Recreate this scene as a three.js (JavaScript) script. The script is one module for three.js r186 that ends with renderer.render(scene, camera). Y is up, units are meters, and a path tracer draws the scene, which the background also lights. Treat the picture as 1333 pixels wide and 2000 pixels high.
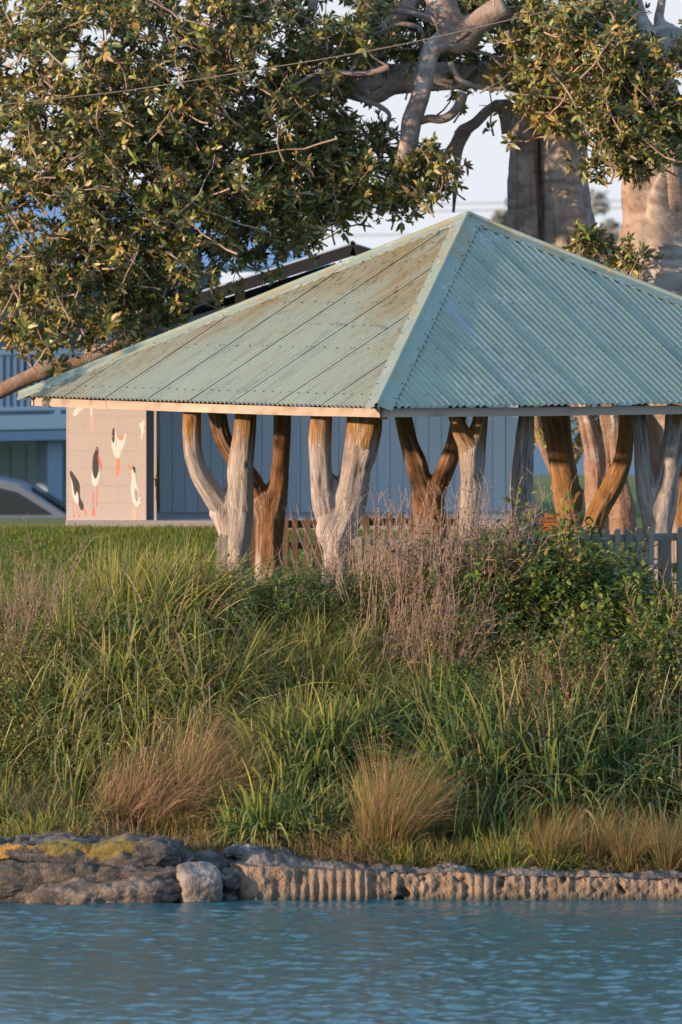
import * as THREE from 'three';
import { mergeGeometries } from 'three/addons/utils/BufferGeometryUtils.js';
import { RoundedBoxGeometry } from 'three/addons/geometries/RoundedBoxGeometry.js';

// ───────────────────────── camera, sky, sun, exposure ─────────────────────────
const scene = new THREE.Scene();
const FPX = 16000, HX = 666.5, HY = 450, YC = 3.35, DC = 80;        // long lens on the far bank
const camera = new THREE.PerspectiveCamera(2 * Math.atan(1000 / FPX) * 180 / Math.PI, 1333 / 2000, 1, 3000);
camera.position.set(0, YC, DC);
camera.lookAt(0, YC, 0);
camera.setViewOffset(1333, 2000, 0, 1000 - HY, 1333, 2000);
camera.focus = 80.5; camera.userData.fStop = 3.6;
camera.updateProjectionMatrix(); camera.updateMatrixWorld();

const SUN_AZ = 63 * Math.PI / 180, SUN_EL = 7 * Math.PI / 180;
const sunDir = new THREE.Vector3(-Math.sin(SUN_AZ) * Math.cos(SUN_EL), Math.sin(SUN_EL), Math.cos(SUN_AZ) * Math.cos(SUN_EL));
const SUN_I = 5;
{ // clear evening sky: pale at the horizon, blue overhead, warmer towards the sun
  const w = 256, h = 1024, d = new Float32Array(w * h * 4);
  const hor = [0.53, 0.555, 0.60], low = [0.46, 0.57, 0.72], mid = [0.32, 0.49, 0.72], zen = [0.21, 0.36, 0.58];
  const mix = (a, b, t) => a.map((x, i) => x + (b[i] - x) * t), ss = (a, b, x) => { x = Math.min(1, Math.max(0, (x - a) / (b - a))); return x * x * (3 - 2 * x); };
  for (let j = 0; j < h; j++) for (let i = 0; i < w; i++) {
    const el = ((j + .5) / h - .5) * Math.PI, az = ((i + .5) / w - .5) * 2 * Math.PI;
    const v = [Math.cos(el) * Math.cos(az), Math.sin(el), Math.cos(el) * Math.sin(az)];   // three's equirect: u from atan2(z, x)
    const e = el * 180 / Math.PI;
    let c = mix(mix(mix(hor, low, ss(1.5, 7, e)), mid, ss(5, 20, e)), zen, ss(20, 75, e));
    const cs = Math.max(0, v[0] * sunDir.x + v[1] * sunDir.y + v[2] * sunDir.z);
    const g = Math.pow(cs, 5) * .8 * (1 - ss(0, 45, e));
    c = [c[0] + g * .9, c[1] + g * .52, c[2] + g * .2];
    if (e < 0) c = hor;
    const k = (j * w + i) * 4; d[k] = c[0]; d[k + 1] = c[1]; d[k + 2] = c[2]; d[k + 3] = 1;
  }
  const t = new THREE.DataTexture(d, w, h, THREE.RGBAFormat, THREE.FloatType);
  t.mapping = THREE.EquirectangularReflectionMapping; t.magFilter = t.minFilter = THREE.LinearFilter; t.needsUpdate = true;
  scene.background = t; scene.environment = t;
}
const sun = new THREE.DirectionalLight(new THREE.Color().setRGB(1, .66, .41), SUN_I);
sun.name = 'sun'; sun.position.copy(sunDir).multiplyScalar(120); sun.target.position.set(0, 0, 0);
sun.castShadow = true; sun.shadow.mapSize.set(4096, 4096); sun.shadow.radius = 1.6;
Object.assign(sun.shadow.camera, { left: -30, right: 30, top: 25, bottom: -25, near: 1, far: 300 });
scene.add(sun, sun.target);
const renderer = new THREE.WebGLRenderer({ antialias: true });
renderer.toneMapping = THREE.LinearToneMapping; renderer.toneMappingExposure = 1.55;
renderer.shadowMap.enabled = true; renderer.shadowMap.type = THREE.PCFSoftShadowMap;

// ───────────────────────── helpers ─────────────────────────
let seed = 12345;
const rnd = () => { seed = (seed + 0x6D2B79F5) | 0; let t = Math.imul(seed ^ seed >>> 15, 1 | seed); t = t + Math.imul(t ^ t >>> 7, 61 | t) ^ t; return ((t ^ t >>> 14) >>> 0) / 4294967296; };
const rr = (a, b) => a + (b - a) * rnd(), gauss = () => (rnd() + rnd() + rnd() - 1.5) * 1.15;
const V = (x, y, z) => new THREE.Vector3(x, y, z);
const clamp = (x, a = 0, b = 1) => Math.min(b, Math.max(a, x));
const sstep = (a, b, x) => { x = clamp((x - a) / (b - a)); return x * x * (3 - 2 * x); };
const lerp = (a, b, t) => a + (b - a) * t;
const mix3 = (a, b, t) => [lerp(a[0], b[0], t), lerp(a[1], b[1], t), lerp(a[2], b[2], t)];
const hash = (x, y, z) => { let h = Math.imul(x, 374761393) ^ Math.imul(y, 668265263) ^ Math.imul(z, 1274126177); h = Math.imul(h ^ h >>> 13, 1274126177); return ((h ^ h >>> 16) >>> 0) / 4294967296; };
function vn(x, y, z = 0) {
  const xi = Math.floor(x), yi = Math.floor(y), zi = Math.floor(z); let u = x - xi, v = y - yi, w = z - zi;
  u = u * u * (3 - 2 * u); v = v * v * (3 - 2 * v); w = w * w * (3 - 2 * w);
  const l = (i, j, k) => hash(xi + i, yi + j, zi + k);
  return lerp(lerp(lerp(l(0, 0, 0), l(1, 0, 0), u), lerp(l(0, 1, 0), l(1, 1, 0), u), v), lerp(lerp(l(0, 0, 1), l(1, 0, 1), u), lerp(l(0, 1, 1), l(1, 1, 1), u), v), w);
}
const fbm = (x, y, z = 0, o = 4) => { let s = 0, a = .5, n = 0; for (let i = 0; i < o; i++) { s += a * vn(x, y, z); n += a; a *= .5; x = x * 2.03 + 17.1; y = y * 2.03 + 3.7; z = z * 2.03 + 9.2; } return s / n; };
// a point of the place: where the ray through a picture position meets the given depth
const at = (px, py, z) => { const d = DC - z; return V((px - HX) * d / FPX, YC - (py - HY) * d / FPX, z); };
const sizeAt = z => (DC - z) / FPX;

const used = {};
function numbered(n) { if (!(n in used)) { used[n] = 0; return n; } used[n]++; return n + '_' + String(used[n]).padStart(3, '0'); }
function tag(o, label, category, group, kind) { if (label) o.userData.label = label; if (category) o.userData.category = category; if (group) o.userData.group = group; if (kind) o.userData.kind = kind; return o; }
function top(o, name) { o.name = numbered(name); scene.add(o); return o; }
function thing(name, label, category, group) { return tag(top(new THREE.Group(), name), label, category, group); }
function part(name, geo, mat, parent) { const m = new THREE.Mesh(geo, mat); m.name = name; parent.add(m); return m; }
function copyOf(src, label, group) { const c = src.clone(); c.name = numbered(src.name.replace(/_\d{3}$/, '')); c.userData = { ...src.userData }; if (label) c.userData.label = label; if (group) c.userData.group = group; scene.add(c); return c; }

class GB { // collects triangles with normals, uv and vertex colours
  constructor() { this.p = []; this.n = []; this.u = []; this.c = []; this.i = []; }
  get count() { return this.p.length / 3; }
  v(x, y, z, nx, ny, nz, u, w, c) { this.p.push(x, y, z); this.n.push(nx, ny, nz); this.u.push(u, w); this.c.push(c[0], c[1], c[2]); return this.p.length / 3 - 1; }
  t(a, b, c) { this.i.push(a, b, c); }
  geo(normals) {
    const g = new THREE.BufferGeometry();
    g.setAttribute('position', new THREE.Float32BufferAttribute(this.p, 3));
    g.setAttribute('normal', new THREE.Float32BufferAttribute(this.n, 3));
    g.setAttribute('uv', new THREE.Float32BufferAttribute(this.u, 2));
    g.setAttribute('color', new THREE.Float32BufferAttribute(this.c, 3));
    g.setIndex(this.i); if (normals) g.computeVertexNormals();
    return g;
  }
}
function texture(w, h, fn, srgb = true) { // fn returns [r,g,b] 0..1 (display values when srgb)
  const d = new Uint8Array(w * h * 4);
  for (let j = 0; j < h; j++) for (let i = 0; i < w; i++) { const c = fn(i / w, j / h, i, j), k = (j * w + i) * 4; d[k] = clamp(c[0]) * 255; d[k + 1] = clamp(c[1]) * 255; d[k + 2] = clamp(c[2]) * 255; d[k + 3] = 255; }
  const t = new THREE.DataTexture(d, w, h); t.magFilter = THREE.LinearFilter; t.minFilter = THREE.LinearFilter; t.wrapS = t.wrapT = THREE.RepeatWrapping;
  if (srgb) t.colorSpace = THREE.SRGBColorSpace; t.needsUpdate = true; return t;
}
const lin2s = x => x <= .0031308 ? 12.92 * x : 1.055 * Math.pow(x, 1 / 2.4) - .055;
const C = (r, g, b) => new THREE.Color().setRGB(r, g, b);
const std = (o) => new THREE.MeshStandardMaterial(o);
function tiled(fn, o = 4) { // periodic noise on the unit square from fbm by blending
  return (u, v, f) => { const a = fn(u * f, v * f), b = fn((u - 1) * f, v * f), c = fn(u * f, (v - 1) * f), d = fn((u - 1) * f, (v - 1) * f); const x = sstep(0, 1, u), y = sstep(0, 1, v); return lerp(lerp(a, b, x), lerp(c, d, x), y); };
}
const tnoise = tiled((x, y) => fbm(x, y, 3.3, 4));

const bumpNoise = texture(512, 512, (u, v) => { const n = tnoise(u, v, 24) * .6 + tnoise(u, v, 70) * .4; return [n, n, n]; }, false);
const bumpGrain = texture(512, 512, (u, v) => { const a = vn(u * 90, v * 5, 1), b = vn(u * 200, v * 9, 7), e = Math.abs(a - .5) * 2; const n = .5 * Math.min(1, e * 3) + .35 * b + .15 * vn(u * 300, v * 60, 3); return [n, n, n]; }, false);
const rep = (t, x, y) => { const c = t.clone(); c.repeat.set(x, y); c.needsUpdate = true; return c; };

function box(w, h, d, x = 0, y = 0, z = 0, r = 0) { const g = r ? new RoundedBoxGeometry(w, h, d, 1, r) : new THREE.BoxGeometry(w, h, d); g.translate(x, y, z); return g; }
function tintGeo(g, c) { const n = g.attributes.position.count, a = new Float32Array(n * 3); for (let i = 0; i < n; i++) { a[i * 3] = c[0]; a[i * 3 + 1] = c[1]; a[i * 3 + 2] = c[2]; } g.setAttribute('color', new THREE.BufferAttribute(a, 3)); return g; }

// ───────────────────────── terrain ─────────────────────────
const bankFoot = x => 5.55 + .25 * Math.sin(x * .7 + 1) + .12 * Math.sin(x * 2.1);
const mounds = [[-.15, 3.5, .48, .7], [2.0, 3.5, .42, .8], [-2.05, 1.7, .32, .9], [-1.35, 4.2, -.2, .55], [3.4, 2.4, .3, .8], [.9, 4.4, -.15, .5]];
function groundY(x, z) {
  let y = 0;
  y = lerp(0, -.5, sstep(-13.2, -5.5, z));
  const drop = sstep(-15.5, -23, z) * sstep(-2.2, -4.2, x + (z + 16) * .05) * 1.7 + sstep(-32, -46, z) * (1 - sstep(-2.2, -4.2, x)) * 1.7;
  y -= Math.min(drop, 1.7);
  if (z < -60) y -= 10.5 * sstep(-60, -1300, z);
  if (z > .2) {
    const s = clamp((z - .2) / (bankFoot(x) - .2));
    const prof = .35 * s + .65 * sstep(0, 1, s);
    y = lerp(-.5, -2.42, prof) + (fbm(x * .75, z * .75, 2, 3) - .5) * .75 * sstep(0, .15, s) * (1 - sstep(.85, 1, s)); for (const [mx, mz, h, r] of mounds) y += h * Math.exp(-((x - mx) ** 2 + (z - mz) ** 2) / (r * r)) * (1 - sstep(.85, 1, s));
  }
  if (z > 5.5) y = lerp(y, -4.2, sstep(5.6, 6.05, z));
  if (z < 0) y += (fbm(x * .5, z * .5, 5) - .5) * .05 * sstep(-30, -10, z);
  return y;
}
function grid(lo, hi, step, far, grow = 1.35) { const a = []; for (let x = lo; x <= hi + 1e-6; x += step) a.push(x); let s = step, x = lo; while (x > far[0]) { s *= grow; x -= s; a.unshift(Math.max(x, far[0])); } s = step; x = hi; while (x < far[1]) { s *= grow; x += s; a.push(Math.min(x, far[1])); } return a; }
{
  const xs = grid(-6, 6.5, .12, [-900, 900]), zs = grid(-16, 7.6, .12, [-1500, 40]);
  const b = new GB();
  for (const z of zs) for (const x of xs) {
    const n = fbm(x * 1.3, z * 1.3, 0, 4), m = fbm(x * 6, z * 6, 4, 3);
    let c = mix3([.06, .12, .02], [.10, .17, .03], n);
    c = mix3(c, [.15, .12, .06], sstep(.55, .75, m) * .5);
    if (z > -.2) c = mix3(c, mix3([.07, .055, .035], [.13, .10, .06], m), sstep(-.2, .8, z));
    b.v(x, groundY(x, z), z, 0, 1, 0, x, z, c);
  }
  const W = xs.length; for (let j = 0; j < zs.length - 1; j++) for (let i = 0; i < W - 1; i++) { const a = j * W + i; b.t(a, a + W, a + 1); b.t(a + 1, a + W, a + W + 1); }
  const m = new THREE.Mesh(b.geo(true), std({ vertexColors: true, roughness: 1, bumpMap: rep(bumpNoise, 1, 1), bumpScale: .03 }));
  top(m, 'ground'); tag(m, 'grassy ground with the earth bank running down to the water', 'ground', null, 'structure');
}
const WATER_Y = YC - (1757 - HY) * 73.9 / FPX;
{ // rippled water
  const xs = grid(-4.4, 4.4, .019, [-400, 400], 1.25), zs = grid(5.7, 19.2, .03, [5, 160], 1.25);
  const b = new GB(); const waves = [];
  for (let k = 0; k < 26; k++) { const L = .055 * Math.pow(1.1, k) * rr(.9, 1.1), a = rr(-1.2, 1.2) + .2; waves.push([Math.sin(a) * 2 * Math.PI / L, Math.cos(a) * 2 * Math.PI / L, rr(0, 6.28), L * .0072]); }
  for (const z of zs) for (const x of xs) {
    const wx = x + .5 * (fbm(x * .8, z * .5, 8, 3) - .5), wz = z + .8 * (fbm(x * .6, z * .6, 11, 3) - .5);
    let y = 0; const calm = .35 + .95 * fbm(x * .35 + 4, z * .22, 21, 3);
    for (const [kx, kz, ph, am] of waves) { const s = Math.sin(kx * wx + kz * wz + ph); y += am * (s + .25 * s * s); }
    b.v(x, WATER_Y + y * calm * sstep(160, 60, z), z, 0, 1, 0, x, z, [1, 1, 1]);
  }
  const W = xs.length; for (let j = 0; j < zs.length - 1; j++) for (let i = 0; i < W - 1; i++) { const a = j * W + i; b.t(a, a + W, a + 1); b.t(a + 1, a + W, a + W + 1); }
  const m = new THREE.Mesh(b.geo(true), new THREE.MeshPhysicalMaterial({ color: C(.03, .12, .145), roughness: .13, ior: 1.333, bumpMap: rep(bumpNoise, 2.2, 1.4), bumpScale: .006 }));
  top(m, 'water'); tag(m, 'blue rippled water in front of the sea wall', 'water', null, 'structure');
}

// ───────────────────────── limbs: wood swept along a line and blended at forks ─────────────────────────
function chain(pts, z, dz = 0) { // [px, py, radius in px, extra z]
  return pts.map(([x, y, r, e]) => { const zz = z + (e || 0); return { p: at(x, y, zz), r: r * sizeAt(zz) }; });
}
function smooth(pts, step) { // resample a chain along a Catmull-Rom curve
  const curve = new THREE.CatmullRomCurve3(pts.map(q => q.p), false, 'centripetal'); const L = curve.getLength(), n = Math.max(4, Math.ceil(L / step));
  const out = []; for (let i = 0; i <= n; i++) { const t = i / n, f = t * (pts.length - 1), k = Math.min(pts.length - 2, Math.floor(f)); out.push({ p: curve.getPoint(t), r: lerp(pts[k].r, pts[k + 1].r, sstep(0, 1, f - k)), t: curve.getTangent(t), l: t * L }); }
  return out;
}
function fieldOf(chains) { // smooth union of the chains, each a plain union of tapered capsules
  const ab = V(0, 0, 0), ap = V(0, 0, 0);
  return (p, k) => { let d = 1e3; for (const c of chains) { let q = 1e3; for (let i = 0; i < c.length - 1; i++) { const a = c[i], b = c[i + 1]; ab.subVectors(b.p, a.p); ap.subVectors(p, a.p); const t = clamp(ap.dot(ab) / ab.lengthSq()); q = Math.min(q, Math.sqrt(Math.max(0, ap.lengthSq() - 2 * t * ap.dot(ab) + t * t * ab.lengthSq())) - lerp(a.r, b.r, t)); } const h = clamp(.5 + .5 * (d - q) / k); d = lerp(d, q, h) - k * h * (1 - h); } return d; };
}
function limbs(chains, o) { // one geometry for a forked piece of wood
  const { sides = 28, step = .03, blend = .05, rough = .06, crack = .05, color, bumps = [], flute = 0, ring = 0, cap = true } = o;
  const sm = chains.map(c => smooth(c, step)); const coarse = chains.map(c => smooth(c, .09)); const f = fieldOf(coarse); const b = new GB(); const q = V(0, 0, 0);
  for (const [ci, c] of sm.entries()) {
    let N = V(0, 0, 1).cross(c[0].t); if (N.length() < .2) N = V(1, 0, 0).cross(c[0].t); N.normalize();
    const start = b.count, ph = ci * 7.3 + (o.seed || 0);
    for (let i = 0; i < c.length; i++) {
      const { p, r, t, l } = c[i]; N.sub(t.clone().multiplyScalar(N.dot(t))).normalize(); const B = t.clone().cross(N);
      for (let j = 0; j <= sides; j++) {
        const a = j / sides * 2 * Math.PI, ca = Math.cos(a), sa = Math.sin(a); const dx = N.x * ca + B.x * sa, dy = N.y * ca + B.y * sa, dz = N.z * ca + B.z * sa;
        let R = r;
        if (chains.length > 1) for (let k = 0; k < 3; k++) { q.set(p.x + dx * R, p.y + dy * R, p.z + dz * R); const d = f(q, blend); R = Math.min(r * 1.7, R - d * .8); }
        if (ci && o.tuck !== false) R *= 1 - .3 * sstep(.72, 1, i / (c.length - 1));
        const g = vn(ca * 3 + ph, sa * 3, l * 2.2 + ph), g2 = vn(ca * 9 + ph, sa * 9, l * 2.0), g3 = fbm(ca * 1.2 + ph, sa * 1.2, l * 1.5, 2);
        const cr = Math.max(0, 1 - Math.abs(g2 - .5) * 9) * sstep(.35, .6, vn(ca * 2, sa * 2 + ph, l * 3));
        R *= 1 + rough * (g - .5) + rough * 1.8 * (g3 - .5) - crack * cr + flute * Math.sin(a * 3 + ph + l * .6) + (o.furrow || 0) * (fbm(ca * 2.6 + ph, sa * 2.6, l * .35, 3) - .5) + ring * (vn(0, l * 26, ph + ca * .6) - .5);
        q.set(p.x + dx * R, p.y + dy * R, p.z + dz * R);
        for (const [bp, br, bh] of bumps) { const d = q.distanceTo(bp) / br; if (d < 1.4) { const e = Math.exp(-d * d * 3) * bh - (bh > 0 ? Math.exp(-d * d * 22) * bh * .8 : 0); q.x += dx * e; q.y += dy * e; q.z += dz * e; } }
        b.v(q.x, q.y, q.z, dx, dy, dz, a * r, l, color(q, { ca, sa, l, g, g2, cr, ph, a }));
      }
    }
    const S = sides + 1; for (let i = 0; i < c.length - 1; i++) for (let j = 0; j < sides; j++) { const k = start + i * S + j; b.t(k, k + 1, k + S); b.t(k + 1, k + S + 1, k + S); }
    if (cap) for (const e of ci && o.tuck !== false ? [0] : [0, c.length - 1]) { const { p, t, l } = c[e]; const s = e ? 1 : -1, k0 = start + e * S; const m = b.v(p.x, p.y, p.z, t.x * s, t.y * s, t.z * s, 0, l, color(p, { ca: 1, sa: 0, l, g: .5, g2: .5, cr: 0, ph, a: 0 })); for (let j = 0; j < sides; j++) e ? b.t(m, k0 + j, k0 + j + 1) : b.t(m, k0 + j + 1, k0 + j); }
  }
  return b.geo(true);
}
// weathered post wood: silver-grey where rain reaches, brown where the roof keeps it dry
const woodColor = (dryAbove, grey = 1, warm = [.30, .165, .06]) => (q, s) => {
  const streak = vn(s.ca * 6 + s.ph, s.sa * 6, q.y * 1.3), fine = vn(s.ca * 22 + s.ph, s.sa * 22, q.y * 4);
  const g = mix3([.36, .325, .30], [.52, .475, .445], streak), b = mix3(warm, warm.map(x => x * 1.45), fine);
  const edge = dryAbove + (streak - .5) * .42 + (fine - .5) * .2;
  let c = mix3(b, g, (1 - sstep(edge - .07, edge + .09, q.y)) * grey);
  c = mix3(c, c.map(x => x * .55), sstep(.5, .75, fine) * .6); const knot = fbm(s.ca * 2 + s.ph, s.sa * 2, q.y * 1.1, 3); c = mix3(c, c.map(x => x * .62), sstep(.52, .66, knot) * .55); c = mix3(c, [.50, .46, .43], sstep(.62, .8, vn(s.ca * 15 + s.ph, s.sa * 15, q.y * 2)) * .35 * grey); c = mix3(c, [.05, .04, .035], s.cr * .75);
  return c;
};
const woodMat = std({ vertexColors: true, roughness: .88, bumpMap: rep(bumpGrain, 2.4, 1.1), bumpScale: .014 });
const barkMat = std({ vertexColors: true, roughness: .85, bumpMap: rep(bumpNoise, 1.3, 2.6), bumpScale: .03 });
const barkColor = (q, s) => {
  const n = fbm(q.x * 3 + 5, q.y * 3, q.z * 3, 3), sp = vn(q.x * 34, q.y * 50, q.z * 34), r = vn(s.ca + s.ph, s.sa, q.y * 18);
  let c = mix3([.23, .20, .18], [.45, .40, .37], sstep(.25, .75, n)); c = mix3(c, [.13, .105, .09], sstep(.55, .75, r) * .55); c = mix3(c, [.27, .17, .12], sstep(.5, .68, fbm(q.x * 2 + 3, q.y * 1.6, q.z * 2, 3)) * .5); c = mix3(c, [.14, .11, .09], sstep(.72, .85, sp) * .6); c = mix3(c, [.46, .45, .42], sstep(.62, .74, fbm(q.x * 5, q.y * 5 + 9, q.z * 5, 3)) * .6);
  c = mix3(c, mix3([.17, .095, .065], [.34, .21, .14], sp), sstep(.45, .55, fbm(q.x * 4, q.y * 2.5, q.z * 4, 4) + (1.75 - q.y) * .25) * .85); // patchy reddish-brown bark tint, stronger towards the foot
  return c;
};

// ───────────────────────── picnic shelter ─────────────────────────
const SH = { cx: 1.304, cz: -4.07, R: 4.665, t: 11.6 * Math.PI / 180, eave: 1.626, rise: 1.835 };
const shelter = thing('picnic_shelter', 'open picnic shelter with green corrugated pyramid roof on forked tree-trunk posts', 'shelter');
{
  const { cx, cz, R, t, eave, rise } = SH;
  const cornerAt = k => { const a = t + k * Math.PI / 2; return V(cx - R * Math.sin(a), eave, cz + R * Math.cos(a)); };   // 0 near, 1 left, 2 far, 3 right
  const peak = V(cx, eave + rise, cz);
  const faces = [[1, 0], [0, 3], [3, 2], [2, 1]];
  const roofMap = kind => texture(1024, 640, (u, v) => { // u along the eave, v up the slope; metres below
    const x = u * 6.6, y = v * 3.8; let c = [.26, .318, .256];
    const n = fbm(x * 2.2, y * .9, kind * 9, 4), f = fbm(x * 14, y * 3, kind * 5 + 2, 3), fine = vn(x * 55, y * 55, kind);
    c = mix3(c, [.31, .385, .30], n * .8); c = mix3(c, [.165, .205, .18], sstep(.5, .8, f) * .5);
    if (kind === 0) { // brown lichen on the weather side, thickest under the peak and along the far hip
      const hipD = 1 - Math.abs(u - .5) * 2 - v, nearHip = sstep(.5, .04, hipD + (n - .5) * .3) * (1 - u * .55);
      const up = clamp(sstep(.9, 3.0, y + (n - .5) * 1.6) * .85 + nearHip * .8);
      const li = sstep(.34, .66, fbm(x * 26, y * 2.2, 8, 4) * .55 + fbm(x * 5 + 7, y * 1.6, 3, 4) * .5);
      c = mix3(c, [.25, .20, .085], up * (.3 + .7 * li)); c = mix3(c, [.33, .30, .20], sstep(.5, .75, fbm(x * 18, y * 1.2, 23, 4)) * .45); c = mix3(c, [.12, .105, .06], up * sstep(.6, .74, fbm(x * 30, y * 14, 6, 3)) * .7); c = mix3(c, [.30, .29, .25], sstep(.62, .78, fbm(x * 40, y * 6, 16, 3)) * .35);
      const line = Math.abs(y - (1.35 + .16 * Math.sin(u * 3.0) + (vn(x * 9, 1, 1) - .5) * .06)); c = mix3(c, [.15, .12, .16], (1 - sstep(.012, .03, line)) * sstep(.45, .6, u) * (1 - sstep(.93, .97, u)) * sstep(.3, .5, vn(x * 13, 4, 4)) * .6);
    } else {
      const d = sstep(.70, .8, fbm(x * 2.4 + 3, y * 2.4 + 1, 14 + kind, 2)) * sstep(.58, .7, vn(x * 46, y * 30, 5));
      c = mix3(c, [.45, .52, .50], d * .45);
      const b = sstep(.72, .8, fbm(x * 3.3, y * .35, 31 + kind, 2)); c = mix3(c, [.30, .34, .44], b * .45);
    }
    c = c.map(k => k * (.93 + .14 * fine)); return c.map(lin2s);
  });
  const maps = [roofMap(0), roofMap(1)]; const wrap = t => { t.wrapS = t.wrapT = THREE.ClampToEdgeWrapping; return t; };
  const mats = maps.map(m => std({ map: wrap(m), roughness: .5, metalness: 0, side: THREE.DoubleSide, bumpMap: rep(bumpNoise, 6, 4), bumpScale: .0015 }));
  const rustMat = std({ color: C(.10, .085, .075), roughness: .7, metalness: .2 });
  const pitch = .0805, amp = .015, perSheet = 10, S = Math.hypot(R / Math.SQRT2, rise), L = R * Math.SQRT2;
  const screwGeo = new THREE.CylinderGeometry(.007, .0095, .009, 6);
  faces.forEach(([a, b], fi) => {
    const A = cornerAt(a), Bc = cornerAt(b), U = Bc.clone().sub(A).normalize(), mid = A.clone().add(Bc).multiplyScalar(.5), W = peak.clone().sub(mid).normalize(), Nn = U.clone().cross(W).normalize();
    if (Nn.y < 0) Nn.negate();
    const mat = mats[fi === 0 ? 0 : 1]; const width = pitch * perSheet, over = .045;
    for (let s = 0, u0 = -.01; u0 < L; s++, u0 += width) {
      const g = new GB(), n0 = 8, end = Math.min(u0 + width + pitch * .35, L + .01), cols = Math.ceil((end - u0) / (pitch / n0));
      for (let i = 0; i <= cols; i++) {
        const u = Math.min(end, u0 + i * pitch / n0), ph = u / pitch * 2 * Math.PI, h = amp * Math.cos(ph) + .007 * (u - u0) / width, sl = -amp * Math.sin(ph) * 2 * Math.PI / pitch;
        const vt = Math.max(0, (L / 2 - Math.abs(u - L / 2)) / (L / 2) * S - .02), nn = Nn.clone().addScaledVector(U, -sl).normalize();
        for (const v of [-over, vt * .5, vt]) { const wob = .004 * (vn(u * 1.3 + fi * 9, v * 1.1, s) - .5); const p = A.clone().addScaledVector(U, u).addScaledVector(W, v).addScaledVector(Nn, h + .03 + wob); g.v(p.x, p.y, p.z, nn.x, nn.y, nn.z, u / 6.6, Math.max(0, v) / 3.8, [1, 1, 1]); }
      }
      for (let i = 0; i < cols; i++) for (let k = 0; k < 2; k++) { const q = i * 3 + k; g.t(q, q + 3, q + 1); g.t(q + 1, q + 3, q + 4); }
      const sheet = part('roof_sheet', g.geo(), mat, shelter);
      const sc = []; for (const v of [.16, 1.05, 1.95, 2.8, 3.45]) for (let k = Math.ceil(u0 / pitch); k * pitch < Math.min(end, u0 + width); k += (v < .5 || fi) ? 2 : 3) { const u = k * pitch; if (v + .2 > (L / 2 - Math.abs(u - L / 2)) / (L / 2) * S || (fi && (k + Math.round(v * 3)) % 3 === 0)) continue; const gq = screwGeo.clone(); gq.applyQuaternion(new THREE.Quaternion().setFromUnitVectors(V(0, 1, 0), Nn)); const p = A.clone().addScaledVector(U, u).addScaledVector(W, v + rr(-.008, .008)).addScaledVector(Nn, amp + .036); gq.translate(p.x, p.y, p.z); sc.push(gq); }
      if (sc.length && fi < 2) { const m = part('screw_heads', mergeGeometries(sc), rustMat, sheet); m.userData.kind = 'stuff'; }
    }
    // fascia boards, the left one in two lengths
    const inn = V(cx, eave, cz).sub(mid).normalize(); const wood = fi === 0 ? 0 : 1;
    const board = (s0, s1, dy) => {
      const g = new GB(), n = 40, h = .092, th = .035;
      for (let i = 0; i <= n; i++) { const s = lerp(s0, s1, i / n), p = A.clone().addScaledVector(U, s).addScaledVector(inn, .035);
        const sag = -.012 * Math.sin(Math.PI * s / L) + .004 * (vn(s * 1.5, fi, 2) - .5) + dy;
        const ring = [[0, -.006], [0, -h], [th, -h], [th, -.006]];
        for (const [o, y] of ring) { const n1 = vn(s * 1.2, y * 60, fi + 3), n2 = vn(s * 9, y * 200, fi + 6); const c = mix3(mix3([.30, .25, .21], [.50, .43, .37], n1), [.17, .13, .10], sstep(.6, .9, n2) * .6); g.v(p.x + inn.x * o, p.y + y + sag, p.z + inn.z * o, -inn.x, 0, -inn.z, s, y, c); } }
      for (let i = 0; i < n; i++) for (let k = 0; k < 4; k++) { const q = i * 4 + k, q2 = i * 4 + (k + 1) % 4; g.t(q, q2, q + 4); g.t(q2, q2 + 4, q + 4); }
      for (const e of [0, n * 4]) { g.t(e, e + 1, e + 2); g.t(e, e + 2, e + 3); }
      let q = g.geo().toNonIndexed(); q.computeVertexNormals(); return q;
    };
    const fm = std({ vertexColors: true, roughness: .9, bumpMap: rep(bumpGrain, 1, 3), bumpScale: .003 });
    if (fi === 0) { part('fascia_board', board(.1, 1.52, -.003), fm, shelter); part('fascia_board', board(1.525, L - .035, 0), fm, shelter); }
    else part('fascia_board', board(.04, L - .04, 0), fm, shelter);
    // purlins under the sheets
    for (const v of [.3, 1.3, 2.3]) { const half = (L / 2) * (1 - v / S) - .12; const g = box(half * 2, .05, .04); const m = new THREE.Matrix4().makeBasis(U, Nn, U.clone().cross(Nn)); m.setPosition(mid.clone().addScaledVector(W, v).addScaledVector(Nn, -.025)); g.applyMatrix4(m); part('purlin', g, beamMat(), shelter); }
  });
  function beamMat() { return beamMat.m ||= std({ color: C(.13, .085, .05), roughness: .9, bumpMap: rep(bumpGrain, 2, 2), bumpScale: .004 }); }
  for (let k = 0; k < 4; k++) { // hip rafters and ring beams
    const c0 = cornerAt(k), d = peak.clone().sub(c0), len = d.length(); d.normalize(); const X = V(0, 1, 0).cross(d).normalize(), Y = d.clone().cross(X);
    const g = box(.06, .14, len - .35); g.applyMatrix4(new THREE.Matrix4().makeBasis(X, Y, d).setPosition(c0.clone().addScaledVector(d, len / 2 + .02).addScaledVector(Y, -.13))); part('hip_rafter', g, beamMat(), shelter);
    const i0 = cornerAt(k).lerp(V(cx, eave, cz), .14), i1 = cornerAt((k + 1) % 4).lerp(V(cx, eave, cz), .14), e = i1.clone().sub(i0), el = e.length(); e.normalize(); const X2 = V(0, 1, 0).cross(e).normalize();
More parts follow.
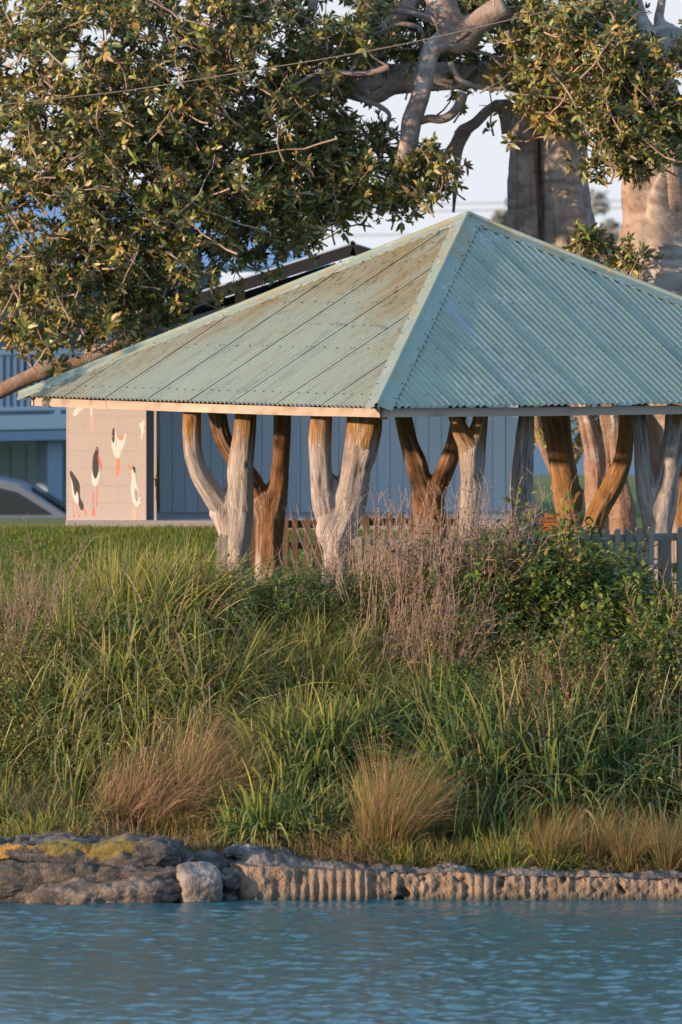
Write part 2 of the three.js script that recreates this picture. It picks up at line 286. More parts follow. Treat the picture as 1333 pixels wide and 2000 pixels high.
    const g2 = box(.1, .16, el); g2.applyMatrix4(new THREE.Matrix4().makeBasis(X2, V(0, 1, 0), e).setPosition(i0.clone().add(i1).multiplyScalar(.5).add(V(0, .13, 0)))); part('ring_beam', g2, beamMat(), shelter);
  }
  // hip cappings: two flanges and a roll
  const capTex = (warm) => texture(256, 1024, (u, v) => { const n = fbm(u * 3, v * 24, 2 + warm, 4), f = vn(u * 60, v * 300, warm); let c = mix3([.195, .26, .21], [.26, .325, .262], n); c = mix3(c, [.27, .22, .105], sstep(.5, .72, n + v * .2 - .1) * .6); c = mix3(c, [.42, .48, .47], sstep(.7, .78, fbm(u * 5, v * 30, 9, 2)) * sstep(.5, .7, f) * .7); c = c.map(x => x * (.92 + .16 * f)); return c.map(lin2s); });
  const capMats = [1, 0].map(w => std({ map: capTex(w), roughness: .5, side: THREE.DoubleSide }));
  for (let k = 0; k < 4; k++) {
    const c0 = cornerAt(k), dir = peak.clone().sub(c0).normalize(), prev = cornerAt((k + 3) % 4), next = cornerAt((k + 1) % 4);
    const flange = o => { const e = o.clone().sub(c0).normalize(); return e.sub(dir.clone().multiplyScalar(e.dot(dir))).normalize(); };
    const fl = flange(next), fr = flange(prev), upN = fl.clone().add(fr).negate().normalize();   // left side looking up the hip first
    const g = new GB(), prof = []; const lift = .052;
    prof.push([fl, .15, -.012, 0], [fl, .15, 0, .02], [fl, .10, .001, .2], [fl, .032, .002, .38]);
    for (let i = 0; i <= 8; i++) { const a = Math.PI * i / 8; prof.push([null, Math.cos(a) * .024, Math.sin(a) * .026 + .006, .4 + .05 * i / 8 * 4]); }
    prof.push([fr, .032, .002, .62], [fr, .10, .001, .8], [fr, .15, 0, .98], [fr, .15, -.012, 1]);
    const side = fl.clone().sub(fr).normalize(), len = peak.distanceTo(c0) + .02, n = 36;
    for (let i = 0; i <= n; i++) { const s = lerp(-.07, len, i / n); for (const [f, a, h, u] of prof) { const p = c0.clone().addScaledVector(dir, s).addScaledVector(upN, lift); if (f) p.addScaledVector(f, a).addScaledVector(upN, h); else p.addScaledVector(side, a).addScaledVector(upN, h); const wv = .0035 * (vn(s * 2.3, u * 4, k) - .5); p.addScaledVector(upN, wv); g.v(p.x, p.y, p.z, 0, 1, 0, u, s / 5.2, [1, 1, 1]); } }
    const M = prof.length; for (let i = 0; i < n; i++) for (let j = 0; j < M - 1; j++) { const q = i * M + j; g.t(q, q + M, q + 1); g.t(q + 1, q + M, q + M + 1); }
    const capg = g.geo(true); const hc = part('hip_capping', capg, capMats[k % 2], shelter);
    const sc = []; for (let s = .2; s < len - .2; s += .42) for (const f of [fl, fr]) { const q = screwGeo.clone(); const nn = upN; q.applyQuaternion(new THREE.Quaternion().setFromUnitVectors(V(0, 1, 0), nn)); const p = c0.clone().addScaledVector(dir, s + rr(-.04, .04)).addScaledVector(upN, lift + .004).addScaledVector(f, .13); q.translate(p.x, p.y, p.z); sc.push(q); }
    part('screw_heads', mergeGeometries(sc), rustMat, hc).userData.kind = 'stuff';
    // rolled end, seen as a dark ring at the corner
    const tg = new THREE.TorusGeometry(.024, .004, 6, 14, Math.PI); tg.applyMatrix4(new THREE.Matrix4().makeBasis(side, upN, side.clone().cross(upN)).setPosition(c0.clone().addScaledVector(dir, -.07).addScaledVector(upN, lift + .006))); part('roll_end', tg, rustMat, hc);
  }
  const pk = new THREE.SphereGeometry(.055, 14, 8, 0, Math.PI * 2, 0, Math.PI / 2); pk.scale(1, .8, 1); pk.translate(peak.x, peak.y + .045, peak.z); part('peak_cap', pk, capMats[1], shelter);

  // forked trunk posts: lines traced in the picture, each at its own depth
  const gy = (px, z) => { const d = DC - z; return HY + (YC - groundY((px - HX) * d / FPX, z) + .12) * FPX / d; };
  const dry = 1.24;
  const posts = [
    { z: -3.1, dry: 1.22, label: 'pale grey forked trunk post with a knotted bent left arm', l: [[[484, 790, 19], [482, 800, 20], [477, 850, 21], [471, 900, 23], [469, 950, 25], [465, 1000, 30], [462, 1040, 29], [461, 1080, 25], [461, 1120, 25], [460, 'g', 31]], [[378, 790, 16], [377, 800, 16.5], [376, 850, 17.5], [379, 890, 19], [391, 925, 20], [409, 955, 21], [432, 992, 24], [452, 1030, 24]]], b: [[371, 886, 9, .02], [458, 836, 8, .035], [448, 1062, 13, .035], [366, 830, 7, .015]] },
    { z: -1.3, dry: 1.25, label: 'broad pale trunk post with two upright stems at the near corner', l: [[[706, 792, 29], [709, 810, 31], [707, 857, 31], [697, 910, 30], [689, 960, 32], [680, 1000, 31], [664, 1045, 28], [655, 1090, 24], [651, 1130, 24], [650, 'g', 30]], [[628, 792, 20], [628, 815, 20.5], [625, 860, 22], [627, 916, 21], [629, 960, 21], [634, 1000, 23], [645, 1045, 26]], [[632, 905, 5], [638, 925, 9], [652, 948, 15], [668, 972, 20]], [[735, 818, 12], [728, 845, 17], [712, 890, 22]]], b: [[622, 872, 10, .02], [633, 903, 5, .01]] },
    { z: -6.1, dry: -.2, warm: [.19, .10, .045], label: 'dark brown V-forked trunk post behind the pale one', l: [[[552, 790, 16], [553, 800, 16.5], [551, 860, 18], [548, 910, 18], [543, 955, 20], [534, 990, 25], [527, 1030, 28], [525, 1070, 26], [524, 'g', 30]], [[416, 790, 17], [422, 797, 18], [436, 857, 16], [466, 905, 18], [496, 948, 21], [516, 990, 25]]], b: [[528, 885, 8, .02], [512, 960, 10, .02]] },
    { z: -6.7, dry: -.2, warm: [.20, .105, .05], label: 'brown V-shaped trunk post seen in the middle of the shelter', l: [[[782, 790, 16], [787, 810, 16.5], [799, 864, 17], [813, 905, 20], [824, 947, 22], [835, 985, 31], [842, 1020, 33], [845, 'g', 36]], [[903, 790, 15], [897, 810, 15], [888, 860, 15], [878, 895, 17], [862, 935, 18], [848, 975, 24]]], b: [[822, 902, 8, .02]] },
    { z: -1.15, dry: 1.18, label: 'slim pale trunk post with a small fork just under the roof', l: [[[942, 792, 13], [940, 810, 14], [933, 850, 17], [926, 880, 22], [923, 926, 22.5], [921, 967, 22], [917, 1017, 20], [915, 1080, 21], [914, 'g', 26]], [[886, 795, 13], [890, 810, 14], [898, 840, 16], [913, 872, 18], [921, 900, 20]]], b: [[902, 918, 8, .02], [908, 822, 6, .012]] },
    { z: -1.5, dry: 1.45, label: 'grey shaded trunk post with a pale scar at its foot', l: [[[1028, 792, 16], [1028, 812, 16], [1024, 864, 18], [1020, 926, 21], [1020, 967, 22], [1024, 1000, 25], [1028, 1040, 27], [1030, 'g', 30]]], b: [[1014, 1002, 22, -.03]] },
    { z: -6.2, dry: .1, warm: [.27, .15, .06], label: 'leaning orange-brown trunk post with split bark', l: [[[1080, 790, 27], [1084, 815, 27], [1091, 864, 26], [1100, 926, 26], [1107, 967, 26], [1114, 1010, 24], [1122, 1050, 24], [1128, 'g', 28]], [[1138, 958, 3], [1132, 966, 7], [1118, 985, 14]]], b: [[1082, 850, 16, -.03], [1090, 838, 10, .02]], crack: .13 },
    { z: -4.6, dry: .2, warm: [.29, .16, .06], label: 'thin curved trunk post with a hollow knot', l: [[[1224, 792, 12], [1224, 815, 13], [1223, 855, 15], [1215, 905, 17], [1195, 951, 20], [1174, 988, 20], [1158, 1025, 20], [1146, 1075, 21], [1140, 'g', 26]]], b: [[1186, 958, 14, -.05], [1182, 966, 16, .03]], crack: .14 },
    { z: -2.1, dry: 1.5, label: 'blue-grey Y-shaped trunk post beside the picket fence', l: [[[1330, 792, 26], [1326, 812, 25], [1318, 864, 23], [1306, 926, 22], [1299, 967, 25], [1289, 1005, 29], [1286, 1050, 27], [1285, 'g', 32]], [[1246, 792, 14], [1248, 812, 14.5], [1254, 864, 15], [1258, 926, 17], [1264, 975, 19], [1276, 1012, 24]]], b: [[1293, 968, 9, .02]] },
    { z: -6.6, dry: .2, warm: [.29, .16, .06], label: 'orange-brown trunk post at the right edge of the picture', l: [[[1352, 792, 17], [1350, 815, 17], [1345, 900, 18], [1338, 960, 18], [1330, 1010, 20], [1328, 'g', 24]]], b: [] },
  ];
  posts.forEach((d, i) => {
    const ch = d.l.map(l => chain(l.map(([x, y, r]) => [x, y === 'g' ? gy(x, d.z) : y, r]), d.z));
    ch.slice(1).forEach((c, k) => c.forEach((q, n) => { q.p.z += (k % 2 ? -.06 : .05) * Math.sin(n / (c.length - 1) * Math.PI); }));
    const bumps = d.b.map(([x, y, r, h]) => { const p = at(x, y, d.z); p.z += 18 * sizeAt(d.z); return [p, r * sizeAt(d.z) * 1.6, h]; });
    const m = part('trunk_post', limbs(ch, { sides: 40, step: .018, blend: .07, rough: .16, crack: d.crack || .12, color: woodColor(d.dry, 1, d.warm), bumps, seed: i * 3.7 }), woodMat, shelter);
    m.userData.label = d.label;
  });
}

// ───────────────────────── mural wall, boarded hall, their slab ─────────────────────────
const px2 = (px, z) => (px - HX) * (DC - z) / FPX, py2 = (py, z) => YC - (py - HY) * (DC - z) / FPX;
{
  const zf = -12.5, x0 = px2(130, zf), x1 = px2(286, zf), yb = py2(1017, zf), W = x1 - x0, H = 1.74 - yb, depth = 2.75;
  const cv = document.createElement('canvas'); cv.width = 560; cv.height = 1000; const g = cv.getContext('2d');
  // wall coordinates: metres from the lower left corner; k turns the traced drawing into them
  const K = W / 1035, sx = cv.width / W, sy = cv.height / H; const X = x => (x - 65) * K * sx, Y = y => cv.height - (1590 - y) * K * sy, Sx = K * sx, Sy = K * sy;
  g.fillStyle = '#c4bcb9'; g.fillRect(0, 0, 560, 1000);
  for (let i = 0; i < 2600; i++) { const a = rnd(); g.fillStyle = a > .5 ? 'rgba(205,198,190,.10)' : 'rgba(120,112,108,.10)'; g.fillRect(rnd() * 560, rnd() * 1000, 2 + rnd() * 14, 1 + rnd() * 5); }
  const poly = (col, pts, closed = true) => { g.fillStyle = col; g.beginPath(); pts.forEach(([x, y], i) => { const q = pts[(i + 1) % pts.length], mx = (x + q[0]) / 2, my = (y + q[1]) / 2; i ? g.quadraticCurveTo(X(x), Y(y), X(mx), Y(my)) : g.moveTo(X(mx), Y(my)); }); g.quadraticCurveTo(X(pts[0][0]), Y(pts[0][1]), X((pts[0][0] + pts[1][0]) / 2), Y((pts[0][1] + pts[1][1]) / 2)); g.fill(); };
  const line = (col, w, pts) => { g.strokeStyle = col; g.lineWidth = w * Sx; g.lineCap = 'round'; g.beginPath(); pts.forEach(([x, y], i) => i ? g.lineTo(X(x), Y(y)) : g.moveTo(X(x), Y(y))); g.stroke(); };
  const wh = '#efebe8', dk = '#4d4a4e', pk = '#d98c84', or = '#e29a72', gr = '#a9a8b0';
  // top bird: wings and one long leg
  poly(wh, [[135, 238], [170, 150], [215, 70], [260, -20], [330, -60], [400, 20], [360, 115], [300, 125], [240, 170], [190, 235]]); poly(gr, [[150, 170], [200, 80], [250, 40], [210, 120]]); poly(dk, [[105, 70], [150, 95], [190, 92], [215, 60], [160, 55]]);
  line(wh, 26, [[385, 30], [390, 250]]); line('#e8bfae', 26, [[390, 250], [398, 415]]); poly(dk, [[515, 68], [545, 84], [580, 66], [550, 55]]); line(wh, 16, [[604, 60], [604, 90]]);
  // bird, upper right
  poly(wh, [[645, 560], [700, 400], [712, 480], [722, 520], [790, 570], [820, 470], [855, 440], [815, 600], [770, 700], [752, 780], [700, 780], [660, 680]]); poly(dk, [[655, 470], [668, 385], [690, 390], [694, 470], [690, 570], [670, 590], [656, 540]]); poly('#d9a38f', [[722, 485], [780, 475], [810, 490], [790, 560], [740, 520]]); line(gr, 8, [[712, 520], [712, 625]]);
  poly(pk, [[655, 480], [672, 475], [674, 510], [660, 515]]); poly(or, [[712, 785], [755, 782], [760, 880], [748, 975], [735, 1025], [710, 1020], [708, 980], [718, 880]]); line(dk, 5, [[845, 450], [860, 434]]);
  // bird, middle left
  poly(wh, [[395, 920], [410, 1010], [440, 1060], [470, 1010], [500, 930], [490, 1040], [460, 1140], [410, 1150], [388, 1040]]); poly(dk, [[450, 630], [480, 635], [486, 720], [475, 760], [492, 880], [470, 1010], [440, 1065], [408, 980], [400, 860], [412, 740], [440, 690]]); poly('#b77a78', [[448, 650], [468, 645], [474, 680], [452, 690]]);
  poly('#e5776c', [[468, 745], [490, 740], [512, 820], [532, 900], [520, 935], [500, 880], [482, 810]]); line(pk, 20, [[412, 1205], [414, 1380]]); line(pk, 18, [[468, 1150], [462, 1350], [455, 1400]]); poly(pk, [[405, 1400], [430, 1400], [445, 1530], [420, 1545], [395, 1530]]);
  // bird, lower left, bending
  poly(wh, [[125, 1000], [160, 1180], [180, 1285], [200, 1190], [215, 1250], [225, 1400], [160, 1330], [135, 1180]]); poly(dk, [[100, 970], [125, 930], [165, 990], [215, 1060], [246, 1130], [238, 1290], [290, 1370], [292, 1440], [262, 1465], [225, 1400], [205, 1200], [178, 1285], [160, 1200], [145, 1080]]); poly(wh, [[180, 1285], [200, 1195], [222, 1260], [226, 1400], [165, 1330]]);
  poly(pk, [[290, 1410], [312, 1420], [338, 1530], [318, 1530], [298, 1470]]); line('#db9a90', 14, [[150, 1330], [168, 1540]]); line('#db9a90', 14, [[205, 1400], [232, 1540]]); poly(pk, [[145, 1540], [165, 1490], [190, 1545]]); poly(pk, [[210, 1545], [232, 1500], [252, 1545]]);
  // gull, lower right
  poly(wh, [[905, 905], [950, 950], [960, 1060], [995, 1180], [1000, 1300], [1040, 1290], [1030, 1340], [1000, 1420], [930, 1390], [895, 1180], [915, 1050]]); poly(gr, [[955, 1160], [990, 1190], [1000, 1340], [970, 1350], [945, 1240]]); poly(dk, [[910, 885], [955, 885], [966, 950], [950, 985], [930, 930]]); line(or, 20, [[862, 865], [905, 925]]); line(or, 12, [[862, 1020], [905, 975]]); line('#e3c7a6', 18, [[930, 1420], [928, 1570]]); line('#e3c7a6', 18, [[966, 1420], [964, 1570]]); line(dk, 7, [[1010, 1330], [1048, 1310]]); line(dk, 6, [[1005, 1385], [1030, 1400]]);
  // small bird at the right edge
  poly(wh, [[1005, 330], [1045, 320], [1075, 270], [1078, 330], [1060, 400], [1090, 430], [1058, 445], [1050, 540], [1030, 530], [1040, 430]]);
  for (let y = 120; y < 1570; y += rr(26, 60)) { g.fillStyle = 'rgba(70,62,60,.55)'; g.fillRect(X(84) + rr(-2, 2), Y(y), 5, 2 + rr(1, 6)); }
  const map = new THREE.CanvasTexture(cv); map.colorSpace = THREE.SRGBColorSpace; map.magFilter = THREE.LinearFilter;
  const paint = std({ map, roughness: .8, bumpMap: rep(bumpNoise, 3, 5), bumpScale: .0025 });
  const wall = thing('mural_wall', 'painted block wall with a mural of wading birds on pinkish grey', 'wall');
  const bh = .197, bl = .397; const mortar = std({ color: C(.42, .38, .36), roughness: .95 });
  for (let r = 0, y = 0; y < H - .02; r++, y += bh) for (let x = -(r % 2 ? bl / 2 : 0); x < W - .02; x += bl) {
    const a = Math.max(0, x) + .0005, b = Math.min(W, x + bl) - .0005, t = Math.min(H, y + bh) - .0005, y0 = y + .0005; if (b - a < .02) continue;
    const q = new RoundedBoxGeometry(b - a, t - y0, .11, 1, .0007); q.translate((a + b) / 2, (y0 + t) / 2, -.055 + rr(-.0006, .0006));
    const P = q.attributes.position, U = q.attributes.uv; for (let i = 0; i < P.count; i++) U.setXY(i, P.getX(i) / W, P.getY(i) / H);
    q.translate(x0, yb, zf); part('block', q, paint, wall);
  }
  part('mortar', box(W - .01, H - .004, .1, x0 + W / 2, yb + H / 2, zf - .0565), mortar, wall);
  const shadedReturn = std({ color: C(.16, .19, .22), roughness: .7, bumpMap: rep(bumpNoise, 3, 3), bumpScale: .002 });  // dark blue-grey: the shade on the wall returns is put into this colour
  part('side_wall', box(.1, 2.0, depth - .6, x1 - .05, yb + 1.0, zf - .6 - (depth - .6) / 2), shadedReturn, wall); part('side_wall', box(.1, H, .47, x1 - .05, yb + H / 2, zf - .12 - .237), shadedReturn, wall);  // rear length raised, out of view, so its shadow covers the hall boards
  part('left_wall', box(.1, H, depth - .12, x0 + .05, yb + H / 2, zf - .12 - (depth - .12) / 2), shadedReturn, wall);
  part('back_panel', box(px2(301, zf) - x1, H - .1, .03, (x1 + px2(301, zf)) / 2 + .001, yb + (H - .1) / 2, zf - .2), shadedReturn, wall);
  const cap = box(W + .04, .05, .56, x0 + W / 2, yb + H + .026, zf - .27, .006); part('top_slab', cap, std({ color: C(.3, .3, .3), roughness: .9 }), wall);
  // gate jamb with latch
  const gate = thing('gate_jamb', 'slim painted gate jamb with a rusty latch beside the mural wall', 'gate jamb');
  const jm = std({ color: C(.42, .40, .38), roughness: .7 }); const jx = px2(304, zf);
  part('jamb', box(.028, H - .04, .06, jx, yb + (H - .04) / 2, zf + .01, .003), jm, gate);
  part('stop_strip', box(.016, .62, .04, jx + .03, yb + .42 + .62, zf - .01, .002), std({ color: C(.2, .24, .28), roughness: .6 }), gate);
  const lm = std({ color: C(.07, .045, .03), roughness: .6, metalness: .5 });
  const latch = part('latch', mergeGeometries([box(.02, .09, .02, jx + .004, py2(942, zf), zf + .05, .004), box(.05, .018, .016, jx + .006, py2(936, zf), zf + .055, .004), box(.012, .16, .012, jx + .012, py2(962, zf), zf + .046, .003)]), lm, gate);
  const ring = new THREE.TorusGeometry(.016, .004, 6, 14); ring.translate(jx + .02, py2(930, zf), zf + .06); part('ring', ring, lm, latch);

  // hall with painted vertical boards and a gable roof
  const hall = thing('boarded_hall', 'blue-grey hall of vertical boards under a low gable roof, behind the shelter', 'building');
  const zw = zf - depth, hx0 = px2(312, zw), hx1 = px2(1012, zw), hy0 = py2(1018, zw), ridgeX = px2(690, zw + .8), ridgeY = py2(478, zw + .8);
  const blue = [C(.52, .60, .65), C(.50, .585, .64), C(.535, .615, .665)].map(c => std({ color: c, roughness: .62, bumpMap: rep(bumpGrain, .5, 1), bumpScale: .0012 }));
  const bw = .149; let n = 0;
  for (let x = hx0; x < hx1 - .01; x += bw, n++) { const w = Math.min(bw, hx1 - x) - .004, roofAt = ridgeY - .32 * Math.abs(x + w / 2 - ridgeX) - .16; const h = roofAt - hy0 - .09; part('board', box(w, h, .022, x + bw / 2, hy0 + .09 + h / 2, zw + rr(-.0008, .0008), .003), blue[n % 3], hall); }
  part('wall_core', box(hx1 - hx0 - .02, 2.2, 3.2, (hx0 + hx1) / 2, hy0 + 1.15, zw - 1.63), std({ color: C(.1, .13, .16), roughness: .9 }), hall);
  part('left_side', box(.9, 2.05, .05, hx0 - .44, hy0 + 1.03, zw - .3), std({ color: C(.46, .36, .26), roughness: .85 }), hall);
  part('sill', box(hx1 - hx0, .03, .07, (hx0 + hx1) / 2, hy0 + .052, zw + .02, .004), std({ color: C(.25, .28, .32), roughness: .7 }), hall);
  const eaveL = ridgeX - 2.65, eaveR = ridgeX + 2.7, sl = .32;
  const roofM = std({ color: C(.42, .50, .60), roughness: .45 }), bargeM = std({ color: C(.014, .018, .026), roughness: .9 });
  for (const [a, s] of [[eaveL, -1], [eaveR, 1]]) {
    const run = Math.abs(a - ridgeX), len = Math.hypot(run, run * sl), ang = Math.atan(sl) * -s, cxm = (a + ridgeX) / 2, cym = ridgeY - run * sl / 2;
    const put = (g, dy, dz) => { g.rotateZ(ang); g.translate(cxm, cym + dy, zw + dz); return g; };
    part('roof_slope', put(box(len + .04, .04, 6.2), .0, -2.4), roofM, hall);
    part('barge_board', put(box(len + .03, .13, .03), -.058, .74), bargeM, hall);
    part('soffit', put(box(len, .02, .7), -.12, .36), std({ color: C(.07, .08, .10), roughness: .8 }), hall);
    part('lower_trim', put(box(len - .4, .09, .03), -.19, .3), bargeM, hall);
    part('gutter', box(.09, .07, 6.1, a, ridgeY - run * sl - .05, zw - 2.4, .02), std({ color: C(.5, .56, .62), roughness: .4 }), hall);
  }
  const rg = new THREE.CylinderGeometry(.03, .03, 6.2, 10); rg.rotateX(Math.PI / 2); rg.translate(ridgeX, ridgeY + .012, zw - 2.4); part('ridge_roll', rg, bargeM, hall);
  part('beam_end', box(.12, .2, .5, px2(470, zw), py2(585, zw), zw + .3, .01), std({ color: C(.36, .22, .10), roughness: .8 }), hall);
  const slab = new THREE.Mesh(box(hx1 - x0 + .1, .16, depth + 4.2, (hx1 + x0) / 2 + .05, yb - .075, zf - (depth + 4.2) / 2 + .16, .012), std({ color: C(.33, .32, .33), roughness: .9, bumpMap: rep(bumpNoise, 2, 2), bumpScale: .004 }));
  top(slab, 'concrete_slab'); tag(slab, 'grey concrete slab under the mural wall and boarded hall', 'slab');
}

// ───────────────────────── fences and table ─────────────────────────
const greyTimber = [[.19, .175, .15], [.25, .23, .195], [.15, .14, .12]].map(c => std({ color: C(...c), roughness: .92, bumpMap: rep(bumpGrain, 1.5, .8), bumpScale: .005 }));
const paleTimber = [[.24, .21, .18], [.21, .18, .15]].map(c => std({ color: C(...c), roughness: .92, bumpMap: rep(bumpGrain, 1.5, .8), bumpScale: .005 }));
const backlitTimber = [[.10, .065, .045], [.13, .085, .06]].map(c => std({ color: C(...c), roughness: .92, bumpMap: rep(bumpGrain, 1.5, .8), bumpScale: .005 }));  // brown timber, its back-lit shade painted in as darker colour
function picketGeo(w, h, d, cut) { const s = new THREE.Shape(); s.moveTo(-w / 2, 0); s.lineTo(w / 2, 0); s.lineTo(w / 2 * rr(.93, 1), h - cut * rnd()); s.lineTo(w * rr(-.1, .1), h - .006 * rnd()); s.lineTo(-w / 2 * rr(.93, 1), h - cut * rnd()); s.closePath(); const g = new THREE.ExtrudeGeometry(s, { depth: d, bevelEnabled: true, bevelSize: .002, bevelThickness: .002, bevelSegments: 1 }); return g; }
function fence(label, z, list, topPy, rails, mats, lean = 0, group, skew = 0) {
  const f = thing('picket_fence', label, 'fence', group); const xs = list.map(([px]) => px2(px, z)), x0 = Math.min(...xs), x1 = Math.max(...xs); const mid = (x0 + x1) / 2;
  list.forEach(([px, w, dt], i) => { let x = px2(px, z); const zz = z + (x - mid) * skew; x = px2(px, zz); const g0 = groundY(x, zz) - .06, h = py2(topPy + (dt || 0), zz) - g0; const m = part(w > 17 ? 'post' : 'picket', picketGeo(w * sizeAt(z), h, w > 17 ? .07 : .02, w > 17 ? .03 : .012), mats[i % mats.length], f); m.position.set(x, g0, zz - (w > 17 ? .09 : 0)); m.rotation.z = rr(-.02, .02) + lean; m.rotation.y = rr(-.06, .06) - Math.atan(skew); });
  for (const [py, h] of rails) { const g = box((x1 - x0 + (list.length < 6 ? .01 : .12)) * Math.hypot(1, skew), h * sizeAt(z), .035, 0, 0, 0, .004); const m = part('rail', g, mats[0], f); m.position.set(mid - .024 * Math.sin(Math.atan(-skew)), py2(py, z), z - .024); m.rotation.y = -Math.atan(skew); m.rotation.z = rr(-.006, .006); }
  return f;
}
fence('weathered blue-grey picket fence in front of the trunk posts at right', .12, [[1115, 12, 4], [1138, 11.5, 0], [1160, 11, 6], [1181, 12, 1], [1205, 12.5, -1], [1224.5, 11, 0], [1245, 11.5, -3], [1268, 12, -4], [1296, 19, 12], [1327, 13, -4], [1341, 11, 0], [1364, 12, 2], [1387, 12, 0], [1410, 12, 3]], 1033, [[1050, 15], [1107, 11]], greyTimber, 0, undefined, -.62);
fence('pale broken picket fence half hidden by the dry stems in the middle', .2, [[700, 13, 2], [722, 12, -3], [745, 13, 9], [790, 12, 12], [812, 13, 4], [834, 12, 0], [856, 13, 5], [880, 12, 1], [902, 12, 0], [925, 12, 4], [948, 12, 2], [970, 13, 6], [995, 12, 2], [1018, 12, 8], [1042, 12, 4], [1066, 12, 2], [1090, 12, 4]], 1046, [[1060, 12], [1112, 11]], paleTimber);
fence('short run of leaning old pickets left of the pale forked post', -.3, [[421, 6, 2], [427, 6, -6], [433, 7, 0], [439, 6, -4]], 1048, [[1062, 9], [1100, 8]], paleTimber, -.03);
fence('dark picket fence behind the shelter between the two front posts', -8.9, [[494, 11, 2], [513, 11, 0], [535, 11, 1], [557, 11, 0], [578, 11, 0], [600, 11, -2], [622, 11, 0], [645, 11, 1], [667, 11, 0]], 1011, [[1024, 15], [1066, 12]], backlitTimber);
fence('dark picket fence behind the shelter near the middle V-shaped post', -8.9, [[717, 12, 0], [739, 11, 1], [762, 12, -1], [786, 12, 0], [807, 12, 1], [830, 12, 0], [853, 12, 1], [876, 12, 0], [898, 12, 0], [921, 12, 1]], 1004, [[1020, 15], [1062, 12]], backlitTimber);
{
  const oiled = [[.34, .135, .045], [.30, .12, .04], [.37, .15, .05]].map(c => std({ color: C(...c), roughness: .7, bumpMap: rep(bumpGrain, 1, 2), bumpScale: .003 }));
  const z = -6.9, g0 = groundY(2, z); const t = thing('picnic_table', 'red-brown timber picnic table under the shelter', 'table'); const tx = px2(1062, z), ty = py2(1011, z);
  for (let i = 0; i < 5; i++) part('top_plank', box(.72, .035, .135, tx, ty - .018, z - .3 + i * .14, .004), oiled[i % 3], t);
  part('end_rail', box(.72, .1, .04, tx, ty - .09, z + .34, .004), oiled[0], t); part('end_rail', box(.72, .1, .04, tx, ty - .09, z - .38, .004), oiled[1], t);
  for (const s of [-1, 1]) for (const q of [-1, 1]) part('leg', box(.08, ty - .04 - g0, .08, tx + s * .27, (ty - .04 + g0) / 2, z + q * .26, .006), oiled[2], t);
  part('block', box(.09, .055, .09, px2(1072, z), ty + .028, z + .2, .005), oiled[0], t);
  const b = thing('bench', 'low red-brown timber bench behind the fence at the right edge', 'bench'); const bx = px2(1335, z), by = py2(1100, z), bg = groundY(3.5, z);
  for (let i = 0; i < 3; i++) part('seat_plank', box(.7, .04, .11, bx, by - .02, z - .12 + i * .12, .004), oiled[i], b);
  for (const s of [-1, 1]) part('leg', box(.07, by - .04 - bg + .02, .3, bx + s * .26, (by - .04 + bg - .02) / 2, z, .005), oiled[1], b);
}

